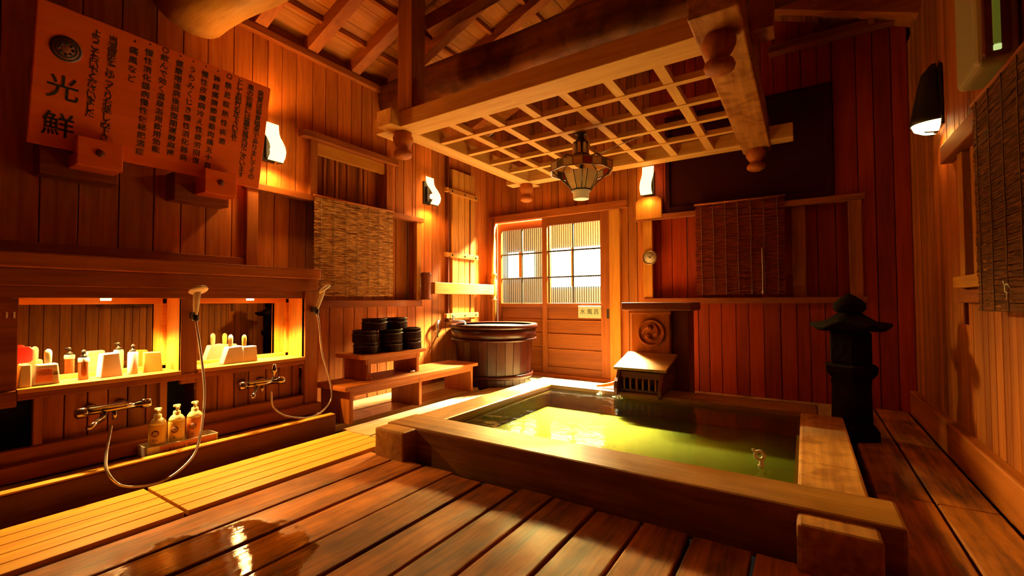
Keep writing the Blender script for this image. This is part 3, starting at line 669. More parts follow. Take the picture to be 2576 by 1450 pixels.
# ------------------------------------------------------------------ wall sconces
SCE = 5.0
def sconce(name_label, loc, rotz, power, up=1.0, down=5.0):
    """S-curved glowing glass sheet on a dark back plate; local +X points into the room"""
    t = thing('wall_sconce', loc, name_label, 'wall lamp', 'curved glass wall sconces')
    lx, ly, lz = loc
    prof = [(.048, .160), (.050, .130), (.056, .095), (.074, .060), (.104, .025), (.136, -.020), (.150, -.062), (.140, -.100), (.112, -.132)]
    m = MB(); w = .056; vs = []
    for d, z in prof:
        for dd in (0, .005):
            for s_ in (-1, 1): vs.append((lx+d+dd, ly+s_*w, lz+z))
    n = len(prof); fs = []
    for i in range(n-1):
        a = i*4; b = a+4
        fs += [(a, b, b+1, a+1), (a+2, a+3, b+3, b+2), (a, a+2, b+2, b), (a+1, b+1, b+3, a+3)]
    fs += [(0, 1, 3, 2), (4*n-4, 4*n-2, 4*n-1, 4*n-3)]
    m.add(vs, fs, True); m.build('shade', 'shade_glow', t)
    MB().box(lx+.003, lx+.018, ly-.05, ly+.05, lz-.12, lz+.12).build('back_plate', 'dark_metal', t, bev=.004)
    MB().prism([(lx+.015, lz-.10), (lx+.05, lz-.10), (lx+.045, lz+.05), (lx+.015, lz+.07)], ly-.03, ly+.03, 'Y').build('lamp_housing', 'dark_metal', t)
    MB().tube([(lx+.015, ly-w-.004, lz-.12), (lx+.11, ly-w-.004, lz-.134), (lx+.118, ly, lz-.137), (lx+.11, ly+w+.004, lz-.134), (lx+.015, ly+w+.004, lz-.12)], .0035, 6).build('wire_holder', 'dark_metal', t)
    MB().lathe((lx+.075, ly, lz-.07), [(.001, 0), (.016, .008), (.019, .03), (.012, .05)], 14).build('bulb', 'bulb_glow', t)
    t.rotation_euler = (0, 0, rotz)
    f = Matrix.Rotation(rotz, 4, 'Z')
    # the shade is open at the top and the bottom: a wash up to the roof and a small one down the boards
    a = Vector(loc)+f @ Vector((.11, 0, .155)); spot('sconce_uplight', a, a+f @ Vector((.55, 0, 1)), power*6*up, WARM, 150, .7, .04)
    b = Vector(loc)+f @ Vector((.12, 0, -.15)); spot('sconce_downlight', b, b+f @ Vector((.0, 0, -1)), power*down, (1.0, .50, .13), 168, .6, .03)
sconce('curved glass wall sconce on the left wall just right of the big sign board', (LX, 1.775, 2.0), 0, SCE)
sconce('curved glass wall sconce on the left wall right of the barred window', (LX, 3.44, 1.98), 0, SCE, .15)
sconce('curved glass wall sconce on the back wall right of the sliding doors', (-1.28, BY, 2.02), -pi/2, SCE, .04, 1.2)
tag(MB().prism([(-1.41, 1.66), (-1.15, 1.66), (-1.15, 1.84), (-1.19, 1.875), (-1.37, 1.875), (-1.41, 1.84)], BY-.055, BY-.003, 'Y').build('junction_cover', 'pale_Z', bev=.006), 'chamfered pale wooden block on the wall below the back wall sconce', 'wood block')
# hooded lamp on the right wall
t = thing('hooded_wall_lamp', (RX, 3.62, 1.86), 'dark metal hooded lamp glowing at its bottom edge on the right wall', 'wall lamp')
c = Vector((RX-.075, 3.62, 1.90))
m = MB(); n = 20; vs = []
for r_, z in ((.100, 0), (.098, .03), (.088, .10), (.072, .20), (.055, .30), (.02, .36)):
    for i in range(n+1):
        a = pi/2+pi*i/n; vs.append((RX-.015+r_*1.25*cos(a), c.y+r_*sin(a), c.z+z))
k = 6; fs = [(j*(n+1)+i, j*(n+1)+i+1, (j+1)*(n+1)+i+1, (j+1)*(n+1)+i) for j in range(k-1) for i in range(n)]
m.add(vs, fs, True); h = m.build('hood', 'dark_metal', t); sm = h.modifiers.new('solid', 'SOLIDIFY'); sm.thickness = .004
m = MB(); vs = []
for r_, z in ((.02, -.055), (.060, -.048), (.088, -.028), (.097, 0), (.092, .02)):
    for i in range(n+1):
        a = pi/2+pi*i/n; vs.append((RX-.015+r_*1.2*cos(a), c.y+r_*sin(a), c.z+z))
fs = [(j*(n+1)+i, j*(n+1)+i+1, (j+1)*(n+1)+i+1, (j+1)*(n+1)+i) for j in range(4) for i in range(n)]
m.add(vs, fs, True); m.build('glass_bowl', 'bulb_glow', t)
MB().tube([(RX-.015, c.y-.03, c.z-.056), (RX-.07, c.y-.03, c.z-.05), (RX-.105, c.y-.03, c.z-.02), (RX-.115, c.y-.03, c.z+.01)], .005, 6).tube([(RX-.015, c.y+.055, c.z-.05), (RX-.07, c.y+.055, c.z-.045), (RX-.10, c.y+.05, c.z-.01)], .005, 6).build('guard_wire', 'dark_metal', t)
MB().box(RX-.016, RX, c.y-.09, c.y+.09, c.z-.03, c.z+.33).build('back_plate', 'dark_metal', t, bev=.005)
spot('hooded_light', (RX-.085, c.y-.04, c.z-.075), (RX+.03, c.y-.22, 1.2), 7.5, WARM, 150, .6, .03)

# ------------------------------------------------------------------ big sign board, tilted forward
bl_ = Vector((-3.12, .525, 1.625)); br_ = Vector((-3.12, 1.625, 1.625))
tl_ = Vector((-2.98, .525, 2.285)); tr_ = Vector((-2.98, 1.625, 2.285))
up = (tl_-bl_).normalized(); rt = Vector((0, 1, 0)); nn = rt.cross(up).normalized()   # nn faces the room
sb = thing('sign_board', tuple((bl_+br_)/2), 'large wooden notice board with black brush lettering leaning out from the left wall', 'sign')
hh = (tl_-bl_).length/2; cc = (bl_+tr_)/2
MB().obox(cc-nn*.018, rt, up, nn, .55, hh, .018).build('board', 'sign', sb, bev=.006)
def sm_(u, v):   # u along width 0..1, v down from the top 0..1
    p = tl_+rt*(1.10*u)-up*(2*hh*v)+nn*.0012
    return Matrix((rt, up, nn)).transposed().to_4x4(), p
def stext(ch, size, u, v):
    M, p = sm_(u, v); M.translation = p; return text(ch, 'lettering', size, 'ink', M, sb)
def vcol(s, u, v0, v1, size):
    M, p = sm_(u, (v0+v1)/2); M.translation = p
    return text('\n'.join(s), 'text_column', size, 'ink', M, sb, spacing=(2*hh*(v1-v0))/len(s)/size)
vcol('泉質は弱食塩泉でありましてその', .945, .06, .93, .042)
vcol('奥の別棟には露天風呂がございます', .885, .04, .93, .042)
vcol('としてお知りおき下さいませ', .825, .03, .60, .043)
vcol('○禁忌症熱性疾患', .765, .0, .68, .042)
vcol('・神経痛関節痛筋肉痛五十肩', .705, .0, .92, .040)
vcol('・慢性皮膚病冷え性疲労回復', .645, .0, .90, .040)
vcol('・うちみくじき慢性消化器病', .585, .0, .90, .040)
vcol('・健康増進病後回復期運動麻痺', .525, .0, .88, .040)
vcol('○飲んで効く温泉浴用飲用効能', .46, .0, .88, .040)
vcol('・慢性消化器病慢性便秘肥満症', .395, .0, .93, .040)
vcol('・痛風など', .335, .02, .38, .041)
vcol('当温泉をごゆっくりお楽しみ下さい', .255, .08, .93, .044)
vcol('ようこそおいでくださいました', .195, .08, .72, .043)
stext('光', .125, .10, .575); stext('鮮', .125, .095, .845)
M, p = sm_(.10, .285)
m = MB(); m.lathe(p, [(.060, 0), (.060, .0015)], 36, tuple(nn)); 
cr = m.build('crest_disc', 'label_brown', sb, label='round dark crest')
m = MB()
for a in (.050, .036): m.lathe(p, [(a, .0015), (a+.006, .0015), (a+.006, .003), (a, .003)], 32, tuple(nn), cap=False)
for k in range(8):
    a = pi*k/4; m.lathe(p+rt*.026*cos(a)+up*.026*sin(a), [(.007, .0015), (.007, .0028)], 10, tuple(nn))
m.build('crest_pattern', 'ink', cr)
# sign supports
for i, (y, w, lab) in enumerate(((.745, .07, 'square wooden peg block holding the left part of the notice board'), (1.32, .045, 'square wooden peg block holding the right part of the notice board'))):
    dz = w
    t = thing('sign_bracket', (LX, y, 1.43+dz), lab, 'bracket', 'brackets under the notice board')
    MB().box(LX+.002, LX+.12, y-.165, y+.145, 1.43+dz, 1.60+dz).build('bracket_ledge', 'board_Y', t, bev=.005)
    MB().box(LX+.12, LX+.262, y-.06, y+.125, 1.475+dz, 1.610).box(-3.088, LX+.262, y-.06, y+.125, 1.600, 1.625+dz).build('bracket_block', 'sign', t, bev=.006)
    MB().lathe((LX+.262, y+.03, 1.55+dz), [(.018, 0), (.02, .006), (.012, .012)], 8, (1, 0, 0)).build('peg', 'darkwood_X', t)

# ------------------------------------------------------------------ washing counter
UX = -2.87; NZ0, NZ1 = .475, .872
n1 = (.475, 1.085); n2 = (1.165, 1.81); UE = 1.905
t = thing('washing_counter', (-3.07, .7, 0), 'long dark wooden washing counter with two lit mirror niches against the left wall', 'washing counter')
m = MB(); m.box(UX-.02, UX+.03, FY, UE+.01, 1.005, 1.075); m.box(LX+.002, UX+.02, FY, UE, 1.03, 1.06)
m.build('top_cap', 'beam_Y', t, bev=.008)
MB().box(UX-.025, UX+.012, FY, UE, .925, 1.005).build('head_rail', 'board_Y', t, bev=.004)
MB().box(UX-.025, UX, FY, UE, NZ1, .925).build('front_panel', 'board_Y', t, bev=.003)
MB().box(UX-.025, UX, FY, n1[0], .40, NZ1).build('front_panel', 'board_Y', t, bev=.003)
MB().box(UX-.025, UX, n1[1], n2[0], .40, NZ1).build('front_panel', 'board_Z', t, bev=.003)
MB().box(UX-.03, UX+.012, n2[1], UE, .03, .925).build('corner_post', 'board_Z', t, bev=.005)
MB().box(LX+.002, UX-.03, UE-.02, UE, .03, 1.03).build('side_panel', 'board_Z', t)
MB().box(UX-.025, UX+.008, FY, n1[0], .40, NZ0-.004).box(UX-.025, UX+.008, n1[0], n2[1], .425, NZ0-.02).build('sill_fascia', 'board_Y', t, bev=.004)
XB = -3.075
for (a, b) in (n1, n2):
    MB().box(XB, UX+.015, a, b, NZ0-.02, NZ0).build('niche_shelf', 'pale_Y', t, bev=.002)
    MB().box(XB, UX-.001, a-.02, b+.02, NZ1, NZ1+.02).build('niche_top', 'pale_Y', t)
    MB().box(XB, UX-.001, a-.02, a, NZ0, NZ1).build('niche_side', 'pale_Z', t)
    MB().box(XB, UX-.001, b, b+.02, NZ0, NZ1).build('niche_side', 'pale_Z', t)
    MB().box(XB-.02, XB, a-.02, b+.02, NZ0-.02, NZ1+.02).build('niche_back', 'pale_Y', t)
    f = MB(); f.box(XB, XB+.016, a, b, NZ0, NZ0+.022).box(XB, XB+.016, a, b, NZ1-.03, NZ1).box(XB, XB+.016, b-.022, b, NZ0, NZ1).box(XB, XB+.016, a, a+.022, NZ0, NZ1)
    f.build('mirror_frame', 'pale_Y', t, bev=.002)
    MB().box(XB+.001, XB+.006, a+.02, b-.02, NZ0+.02, NZ1-.03).build('mirror', 'mirror', t)
# lower recessed boards and dark openings
q = random.Random(31)
MB().boards('Y', UX-.05, -.02, .565, 1.005, .05, .44, .085, rnd=q).boards('Y', UX-.05, -.02, 1.20, n2[1], .05, .44, .095, rnd=q).boards('Y', UX-.05, -.02, FY, .30, .05, .44, .1, rnd=q).build('lower_boards', 'board_Z', t, bev=.002, seg=1)
for y in (.545, 1.015, 1.185): MB().box(UX-.045, UX-.012, y-.016, y+.016, .06, .43).build('divider', 'board_Z', t, bev=.003)
MB().box(UX-.04, UX+.0, FY, UE, .145, .215).build('foot_rail', 'beam_Y', t, bev=.006)
MB().box(UX-.04, UX+.045, FY, UE+.01, .085, .155).build('foot_rail', 'beam_Y', t, bev=.006)
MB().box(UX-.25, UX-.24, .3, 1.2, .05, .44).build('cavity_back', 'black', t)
# niche lamps
for (a, b) in (n1, n2):
    y = a+(b-a)*.52
    MB().lathe((UX-.10, y, NZ1-.012), [(.020, 0), (.022, .006), (.022, .012)], 20).build('niche_lamp', 'bulb_glow', t)
    for dy in (-.13, .02, .17): spot('niche_fill_spot', (UX-.085, y+dy, NZ1-.02), (UX-.15, y+dy, NZ0), 85, (1.0, .66, .26), 62, .6, .02)  # added spots without a fitting, to brighten shelf and bottles
    spot('niche_light', (UX-.10, y, NZ1-.02), (UX-.06, y, NZ0), 130, (1.0, .56, .15), 128, .5, .025)
# platform with lip (kerb) in front of the counter
t = thing('kerb_step', (-2.72, .7, 0), 'low wet wooden kerb and splash tray running in front of the washing counter', 'kerb')
MB().box(-2.695, -2.62, FY, 1.885, -.03, .102).build('kerb_beam', 'darkwood_Y', t, bev=.008)
MB().box(-2.672, -2.624, FY, 1.88, .10, .108).build('kerb_cap', 'deckslat', t, bev=.002)
MB().box(-2.82, -2.695, FY, 1.885, -.03, .082).build('splash_tray', 'plank', t, bev=.004)
tag(MB().box(-2.61, -2.53, FY, 1.85, -.12, -.06).build('floor_drain', 'black'), 'dark sunken floor drain between the kerb and the slatted mats', 'drain')

# slatted mats
def mat_deck(y0, y1, label):
    t = thing('duckboard', (-2.30, (y0+y1)/2, 0), label, 'duckboard', 'pale slatted floor mats')
    n = 5; x0, x1 = -2.515, -2.095; w = (x1-x0)/n
    for k in range(n): MB().box(x0+k*w+.0028, x0+(k+1)*w-.0028, y0, y1, -.012, .012).build('slat', 'deckslat', t, bev=.003)
    for y in (y0+.15, (y0+y1)/2, y1-.15): MB().box(x0+.02, x1-.02, y-.02, y+.02, -.045, -.012).build('bearer', 'darkwood_X', t)
    return t
mat_deck(-.35, .815, 'pale slatted wooden floor mat in the bottom left corner')
mat_deck(.829, 1.885, 'pale slatted wooden floor mat nearer the bath')
struct(MB().box(-2.53, -2.085, -.4, 1.9, -.12, -.045).build('trim_17', 'plank'))

# ------------------------------------------------------------------ bath
t = thing('bath_tub', (-.93, 2.7, 0), 'sunken wooden bath with thick beam rims full of greenish water', 'bath')
RZ = .153
MB().box(-2.03, .25, 1.795, 2.03, -.05, RZ+.004).build('rim_beam', 'wetrim_X', t, bev=.012, label='thick front rim beam')
MB().box(-2.02, -1.795, 1.70, 3.62, -.05, RZ-.002).build('rim_beam', 'wetrim_Y', t, bev=.012)
MB().box(-.035, .182, 1.695, 3.36, -.05, RZ-.010).build('rim_beam', 'oldrim', t, bev=.012, label='stained right rim beam')
MB().box(-2.03, .06, 3.36, 3.64, -.05, RZ-.004).build('rim_beam', 'wetrim_X', t, bev=.012)
BZ = -.01
MB().box(-1.80, -.03, 2.0, 3.38, BZ-.03, BZ).build('basin_floor', 'basin', t)
MB().box(-1.80, -1.785, 2.0, 3.38, BZ, .10).box(-.05, -.03, 2.0, 3.38, BZ, .10).box(-1.80, -.03, 3.355, 3.38, BZ, .10).box(-1.80, -.03, 2.01, 2.035, BZ, .10).build('basin_wall', 'basin_wall', t)
m = MB(); nx, ny = 40, 30; vs = []
for j in range(ny+1):
    for i in range(nx+1):
        x = -1.794+1.758*i/nx; y = 2.031+1.328*j/ny
        d = math.hypot(x+1.10, y-3.25); vs.append((x, y, .118+.003*sin(d*45)*math.exp(-d*2.5)+.0012*sin(x*9+y*6)))
m.add(vs, [(j*(nx+1)+i, j*(nx+1)+i+1, (j+1)*(nx+1)+i+1, (j+1)*(nx+1)+i) for j in range(ny) for i in range(nx)], True)
bwo = m.build('bath_water', 'bath_water')
if bwo.data.polygons[0].normal.z < 0: bwo.data.flip_normals()
tag(bwo, 'rippling greenish yellow water filling the sunken bath', 'water')
# pouring water splashes
def splash(x, y, n, s, label, seed):
    rr = random.Random(seed); m = MB()
    for k in range(n):
        a = rr.uniform(0, 2*pi); d = rr.uniform(0, s); h = rr.uniform(.004, .03)*(1-d/s*.7); r_ = rr.uniform(.004, .011)
        m.lathe((x+d*cos(a), y+d*sin(a)*.6, .118), [(r_, -.003), (r_*.9, h*.4), (r_*.4, h*.8), (.001, h)], 8)
    return tag(m.build('water_splash', 'ripple_foam'), label, 'splash', None, 'stuff')
splash(-1.185, 3.30, 26, .05, 'bright splash where water falls below the spout box', 2)
splash(-1.35, 3.335, 12, .03, 'small splash at the far rim left of the spout box', 3)
# floating tag
t = thing('float_tag', (-.178, 2.262, .118), 'small pinkish floating tag with a round hole near the front rim', 'float')
m = MB(); pts = []
for k in range(20):
    a = 2*pi*k/20; pts.append((cos(a)*.019, sin(a)*.019))
m.tube([(-.178+cos(2*pi*k/16)*.017, 2.262, .168+sin(2*pi*k/16)*.017) for k in range(17)], .0075, 8)
m.tube([(-.195, 2.262, .180), (-.205, 2.262, .192)], .006, 8)
m.build('ring', 'paper', t)
MB().tube([(-.172, 2.262, .150), (-.170, 2.262, .130), (-.176, 2.262, .118)], [.008, .010, .013], 8).build('float_stem', 'paper', t)

# ------------------------------------------------------------------ spout stand
t = thing('spout_stand', (-1.05, 3.86, 0), 'wooden spout stand with a carved round crest at the far edge of the bath', 'spout stand')
MB().box(-1.235, -.915, 3.75, 4.02, -.0, .76).build('stand_body', 'beam_Z', t, bev=.008)
MB().box(-1.30, -.735, 3.69, 4.06, .765, .832).build('stand_top', 'darkwood_X', t, bev=.012)
MB().box(-1.245, -.905, 3.742, 4.03, .735, .765).build('top_moulding', 'board_X', t, bev=.006)
MB().box(-.915, -.78, 3.80, 4.0, 0, .765).build('side_pier', 'darkwood_Z', t, bev=.008)
cxx, cz, fy = -1.065, .583, 3.75
m = MB(); m.lathe((cxx, fy, cz), [(.108, -.002), (.112, .014), (.103, .022), (.094, .014), (.092, -.002)], 48, (0, -1, 0), cap=False)
m.build('crest_ring', 'board_X', t)
def comma(a0):
    m = MB(); P = []
    for k in range(15):
        u = k/14; a = a0+u*1.75; r_ = .042+.036*u; P.append(((cxx+r_*cos(a), fy-.005-.004*(1-u), cz+r_*sin(a)), .019*(1-u)**1.1+.002))
    m.tube([p for p, _ in P], [r_ for _, r_ in P], 12)
    c0 = P[0][0]; m.lathe((c0[0], fy+.006, c0[2]), [(.0245, 0), (.0245, .014), (.018, .026), (.006, .030)], 20, (0, -1, 0))
    return m
for k in range(3): comma(pi/2+.3+k*2*pi/3).build('crest_comma', 'board_X', t)
# spout box
t = thing('spout_box', (-1.06, 3.45, .13), 'scroll sided wooden spout box with a pale wet lid pouring into the bath', 'spout box')
side = [(3.315, .185), (3.322, .14), (3.342, .125), (3.356, .153), (3.62, .153), (3.735, .153), (3.735, .36), (3.70, .37), (3.40, .315), (3.385, .29), (3.362, .26), (3.332, .232)]
for x0_ in (-1.235, -.905): MB().prism(side, x0_, x0_+.028, 'X').build('side_cheek', 'darkwood_Y', t, bev=.004)
MB().beam((-1.055, 3.375, .325), (-1.055, 3.732, .411), .40, .022).build('lid', 'wetrim_X', t, bev=.004)
MB().box(-1.207, -.905, 3.40, 3.42, .255, .305).build('front_rail', 'darkwood_X', t, bev=.003)
MB().box(-1.207, -.905, 3.56, 3.58, .16, .34).box(-1.207, -.905, 3.40, 3.58, .155, .17).build('box_back', 'darkwood_X', t)
for k in range(6):
    x = -1.18+k*.048
    MB().tube([(x, 3.41, .262), (x+.003, 3.395, .22), (x, 3.41, .165)], .0085, 8).build('spindle', 'board_Z', t)
MB().tube([(-1.265, 3.53, .27), (-.85, 3.53, .27)], .017, 12).build('cross_peg', 'darkwood_X', t)
tag(MB().tube([(-1.252, 3.47, .205), (-1.30, 3.455, .185), (-1.37, 3.44, .168)], [.016, .015, .013], 10).tube([(-1.36, 3.445, .170), (-1.42, 3.43, .163)], [.011, .009], 8).build('bamboo_spout', 'pale_X'), 'thin bamboo spout lying on the far rim left of the spout box', 'spout')

# ------------------------------------------------------------------ stone lantern
lx, ly = .235, 3.52
t = thing('stone_lantern', (lx, ly, 0), 'dark stone lantern with a wide roof standing behind the right end of the bath', 'stone lantern')
def sq(prof, n, name, rot=pi/6):
    o = MB().lathe((lx, ly, 0), [(.001, prof[0][1])]+prof+[(.001, prof[-1][1])], n); 
    o.v = [(lx+(x-lx)*cos(rot)-(y-ly)*sin(rot), ly+(x-lx)*sin(rot)+(y-ly)*cos(rot), z) for x, y, z in o.v]; o.sm = [False]*len(o.sm)
    return o.build(name, 'stone', t, bev=.004)
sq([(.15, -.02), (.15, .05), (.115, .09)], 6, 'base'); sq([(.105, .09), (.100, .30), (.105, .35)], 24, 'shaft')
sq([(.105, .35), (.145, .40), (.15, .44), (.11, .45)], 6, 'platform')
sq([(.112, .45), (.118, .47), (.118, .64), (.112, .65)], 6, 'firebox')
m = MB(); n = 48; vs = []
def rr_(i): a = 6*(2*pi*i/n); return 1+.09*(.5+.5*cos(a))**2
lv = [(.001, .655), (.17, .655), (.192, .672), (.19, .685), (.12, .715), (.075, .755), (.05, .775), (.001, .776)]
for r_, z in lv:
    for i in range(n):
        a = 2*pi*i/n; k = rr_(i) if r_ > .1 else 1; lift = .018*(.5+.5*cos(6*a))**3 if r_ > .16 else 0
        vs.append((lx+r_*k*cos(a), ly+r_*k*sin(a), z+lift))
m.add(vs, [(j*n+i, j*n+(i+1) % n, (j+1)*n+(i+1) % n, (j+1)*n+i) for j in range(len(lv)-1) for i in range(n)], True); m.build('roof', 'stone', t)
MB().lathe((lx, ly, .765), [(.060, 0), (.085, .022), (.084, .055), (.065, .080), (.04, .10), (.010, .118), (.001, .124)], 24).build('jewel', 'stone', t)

# ------------------------------------------------------------------ dial
t = thing('dial_thermometer', (-1.275, BY-.05, 1.27), 'small round dial with pale face on the back wall post', 'thermometer')
MB().lathe((-1.275, BY-.03, 1.272), [(.072, 0), (.073, .02), (.066, .026), (.060, .022)], 32, (0, -1, 0), cap=False).build('rim', 'brass', t)
MB().lathe((-1.275, BY-.03, 1.272), [(.062, 0), (.062, .018)], 32, (0, -1, 0)).build('dial_face', 'paper', t)
m = MB()
for k in range(9):
    a = pi*1.25-k*pi*1.5/8; m.beam((-1.275+.042*cos(a), BY-.0485, 1.272+.042*sin(a)), (-1.275+.053*cos(a), BY-.0485, 1.272+.053*sin(a)), .003, .001, (0, 1, 0))
m.beam((-1.275, BY-.050, 1.272), (-1.245, BY-.050, 1.300), .004, .001, (0, 1, 0)).beam((-1.275, BY-.050, 1.272), (-1.295, BY-.050, 1.29), .004, .001, (0, 1, 0)).lathe((-1.275, BY-.048, 1.272), [(.007, 0), (.007, .004)], 12, (0, -1, 0))
m.build('needle', 'ink', t)

# ------------------------------------------------------------------ lacquered tub with tap
bx, by_, br = -2.80, 3.95, .45
t = thing('water_tub', (bx, by_, 0), 'big dark lacquered wooden water tub in the corner beside the doors', 'tub')
m = MB()
NSt = 28; hz = .60
for k in range(NSt):
    a0_ = 2*pi*k/NSt+.004; a1_ = 2*pi*(k+1)/NSt-.004; vs = []
    for z, r_ in ((-.03, .385), (.30, .402), (.56, .420)):
        for rad in (r_-.03, r_):
            for a in (a0_, a1_): vs.append((bx+rad*cos(a), by_+rad*sin(a), z))
    fs = []
    for j in (0, 4): fs += [(j, j+1, j+5, j+4), (j+2, j+6, j+7, j+3), (j, j+4, j+6, j+2), (j+1, j+3, j+7, j+5)]
    fs += [(0, 2, 3, 1), (8, 9, 11, 10)]; m.add(vs, fs)
m.build('staves', 'lacquer', t, bev=.003)
MB().lathe((bx, by_, 0), [(.405, .565), (.462, .565), (.470, .58), (.468, .605), (.455, .612), (.405, .605)], 56, cap=False).build('rim_hoop', 'lacquer', t)
MB().lathe((bx, by_, 0), [(.415, .455), (.445, .456), (.452, .57), (.418, .571)], 56, cap=False).build('collar', 'lacquer', t)
MB().lathe((bx, by_, 0), [(.435, .44), (.456, .445), (.458, .462), (.436, .468)], 56, cap=False).build('hoop', 'lacquer', t)
MB().lathe((bx, by_, 0), [(.395, .06), (.416, .065), (.418, .10), (.405, .105)], 56, cap=False).build('hoop', 'lacquer', t)
MB().lathe((bx, by_, .0), [(.001, .585), (.38, .585), (.41, .583)], 48, cap=False).build('tub_water', 'ripple_dark' if False else 'glass_dark', t)
t = thing('water_tap', (-3.19, 3.74, 0.630), 'small chrome tap over the left edge of the lacquered tub', 'tap')
MB().tube([(LX, 3.74, 0.635), (-3.20, 3.74, 0.635), (-3.12, 3.77, 0.638), (-3.07, 3.79, 0.625), (-3.06, 3.795, 0.600)], [.012, .012, .010, .010, .009], 10).build('spout', 'steel', t)
MB().lathe((-3.19, 3.74, 0.640), [(.012, 0), (.008, .02), (.008, .035)], 12).beam((-3.225, 3.74, 0.680), (-3.155, 3.74, 0.680), .012, .010).beam((-3.19, 3.705, 0.680), (-3.19, 3.775, 0.680), .012, .010).build('tap_handle', 'steel', t)
t = thing('wooden_ladle', (-3.18, 3.55, .45), 'curved dark ladle hanging on the wall left of the lacquered tub', 'ladle')
MB().tube([(LX+.03, 3.62, .64), (LX+.045, 3.57, .635), (LX+.055, 3.545, .60), (LX+.05, 3.55, .54), (LX+.04, 3.575, .47)], [.010, .018, .014, .010, .008], 10).build('ladle_body', 'steel', t)

# ------------------------------------------------------------------ benches
def bench(name, y0, y1, x0, x1, z0, z1, legs, label, mat):
    t = thing(name, ((x0+x1)/2, (y0+y1)/2, z0), label, 'bench')
    MB().box(x0, x1, y0, y1, z1-.032, z1).build('seat', mat, t, bev=.006)
    MB().box(x1-.045, x1-.025, y0+.05, y1-.05, z1-.075, z1-.032).build('apron', mat, t, bev=.003)
    for y in legs: MB().box(x0+.02, x1-.022, y-.016, y+.016, z0, z1-.032).build('leg', mat.replace('_Y', '_Z'), t, bev=.004)
    return t
bench('long_bench', 1.965, 3.45, -3.00, -2.63+.0, -.004, .262, (2.03, 2.70, 3.38), 'long low wooden bench against the left wall beside the bath', 'beam_Y')
bench('small_bench', 2.16, 2.82, -3.02, -2.70, .262, .455, (2.24, 2.74), 'short wooden stool bench standing on the long bench, carrying the black buckets', 'beam_Y')
# buckets on the small bench
def bucket(loc, label):
    t = thing('wash_bucket', loc, label, 'bucket', 'black wash buckets')
    x, y, z = loc; rb, rt_, h = .097, .092, .083
    m = MB(); n = 24
    for k in range(n):
        a0_, a1_ = 2*pi*k/n+.006, 2*pi*(k+1)/n-.006; vs = []
        for zz, r_ in ((0, rb), (h, rt_)):
            for rad in (r_-.010, r_):
                for a in (a0_, a1_): vs.append((x+rad*cos(a), y+rad*sin(a), z+zz))
        m.add(vs, [(0, 1, 5, 4), (2, 6, 7, 3), (0, 4, 6, 2), (1, 3, 7, 5), (0, 2, 3, 1), (4, 5, 7, 6)])
    m.lathe((x, y, z+h-.012), [(.001, 0), (rt_-.006, 0), (rt_-.006, .009), (.001, .009)], 24, cap=False)
    m.build('staves', 'bucket', t)
    MB().lathe((x, y, z), [(rb-.002, .050), (rb+.003, .051), (rb+.003, .060), (rb-.003, .061)], 32, cap=False).build('hoop', 'lacquer', t)
    MB().lathe((x, y, z), [(rt_-.012, h-.002), (rt_+.003, h-.004), (rt_+.005, h+.004), (rt_-.012, h+.004)], 32, cap=False).build('rim', 'lacquer', t)
    return t
b0 = bucket((-2.83, 2.30, .455), 'upturned black wash bucket at the bottom left of the stacked buckets')
S0 = .087
for p, lb in (((-2.80, 2.515, .455), 'black wash bucket in the middle of the bottom row of buckets'), ((-2.80, 2.725, .455), 'black wash bucket at the bottom right of the bottom row'),
              ((-2.845, 2.30, .455+S0), 'black wash bucket on top of the bottom left bucket'), ((-2.80, 2.512, .455+S0), 'black wash bucket in the second layer, middle'), ((-2.80, 2.722, .455+S0), 'black wash bucket in the second layer at the right end, topmost there'),
              ((-2.84, 2.385, .455+2*S0), 'black wash bucket on the top layer at the left'), ((-2.84, 2.60, .455+2*S0), 'black wash bucket on the top layer at the right')):
    dup(b0, p, random.uniform(0, 3), lb)
for p, lb in (((-2.75, 2.265, .262), 'small pale soap by the left leg of the short bench'), ((-2.74, 2.70, .262), 'small pale soap by the right leg of the short bench')):
    m = MB().lathe(p, [(.016, 0), (.022, .006), (.020, .014), (.008, .017)], 20, sx=.7, sy=1.4); tag(m.build('soap_bar', 'white_plastic', origin=p), lb, 'soap', 'pale soaps on the long bench')

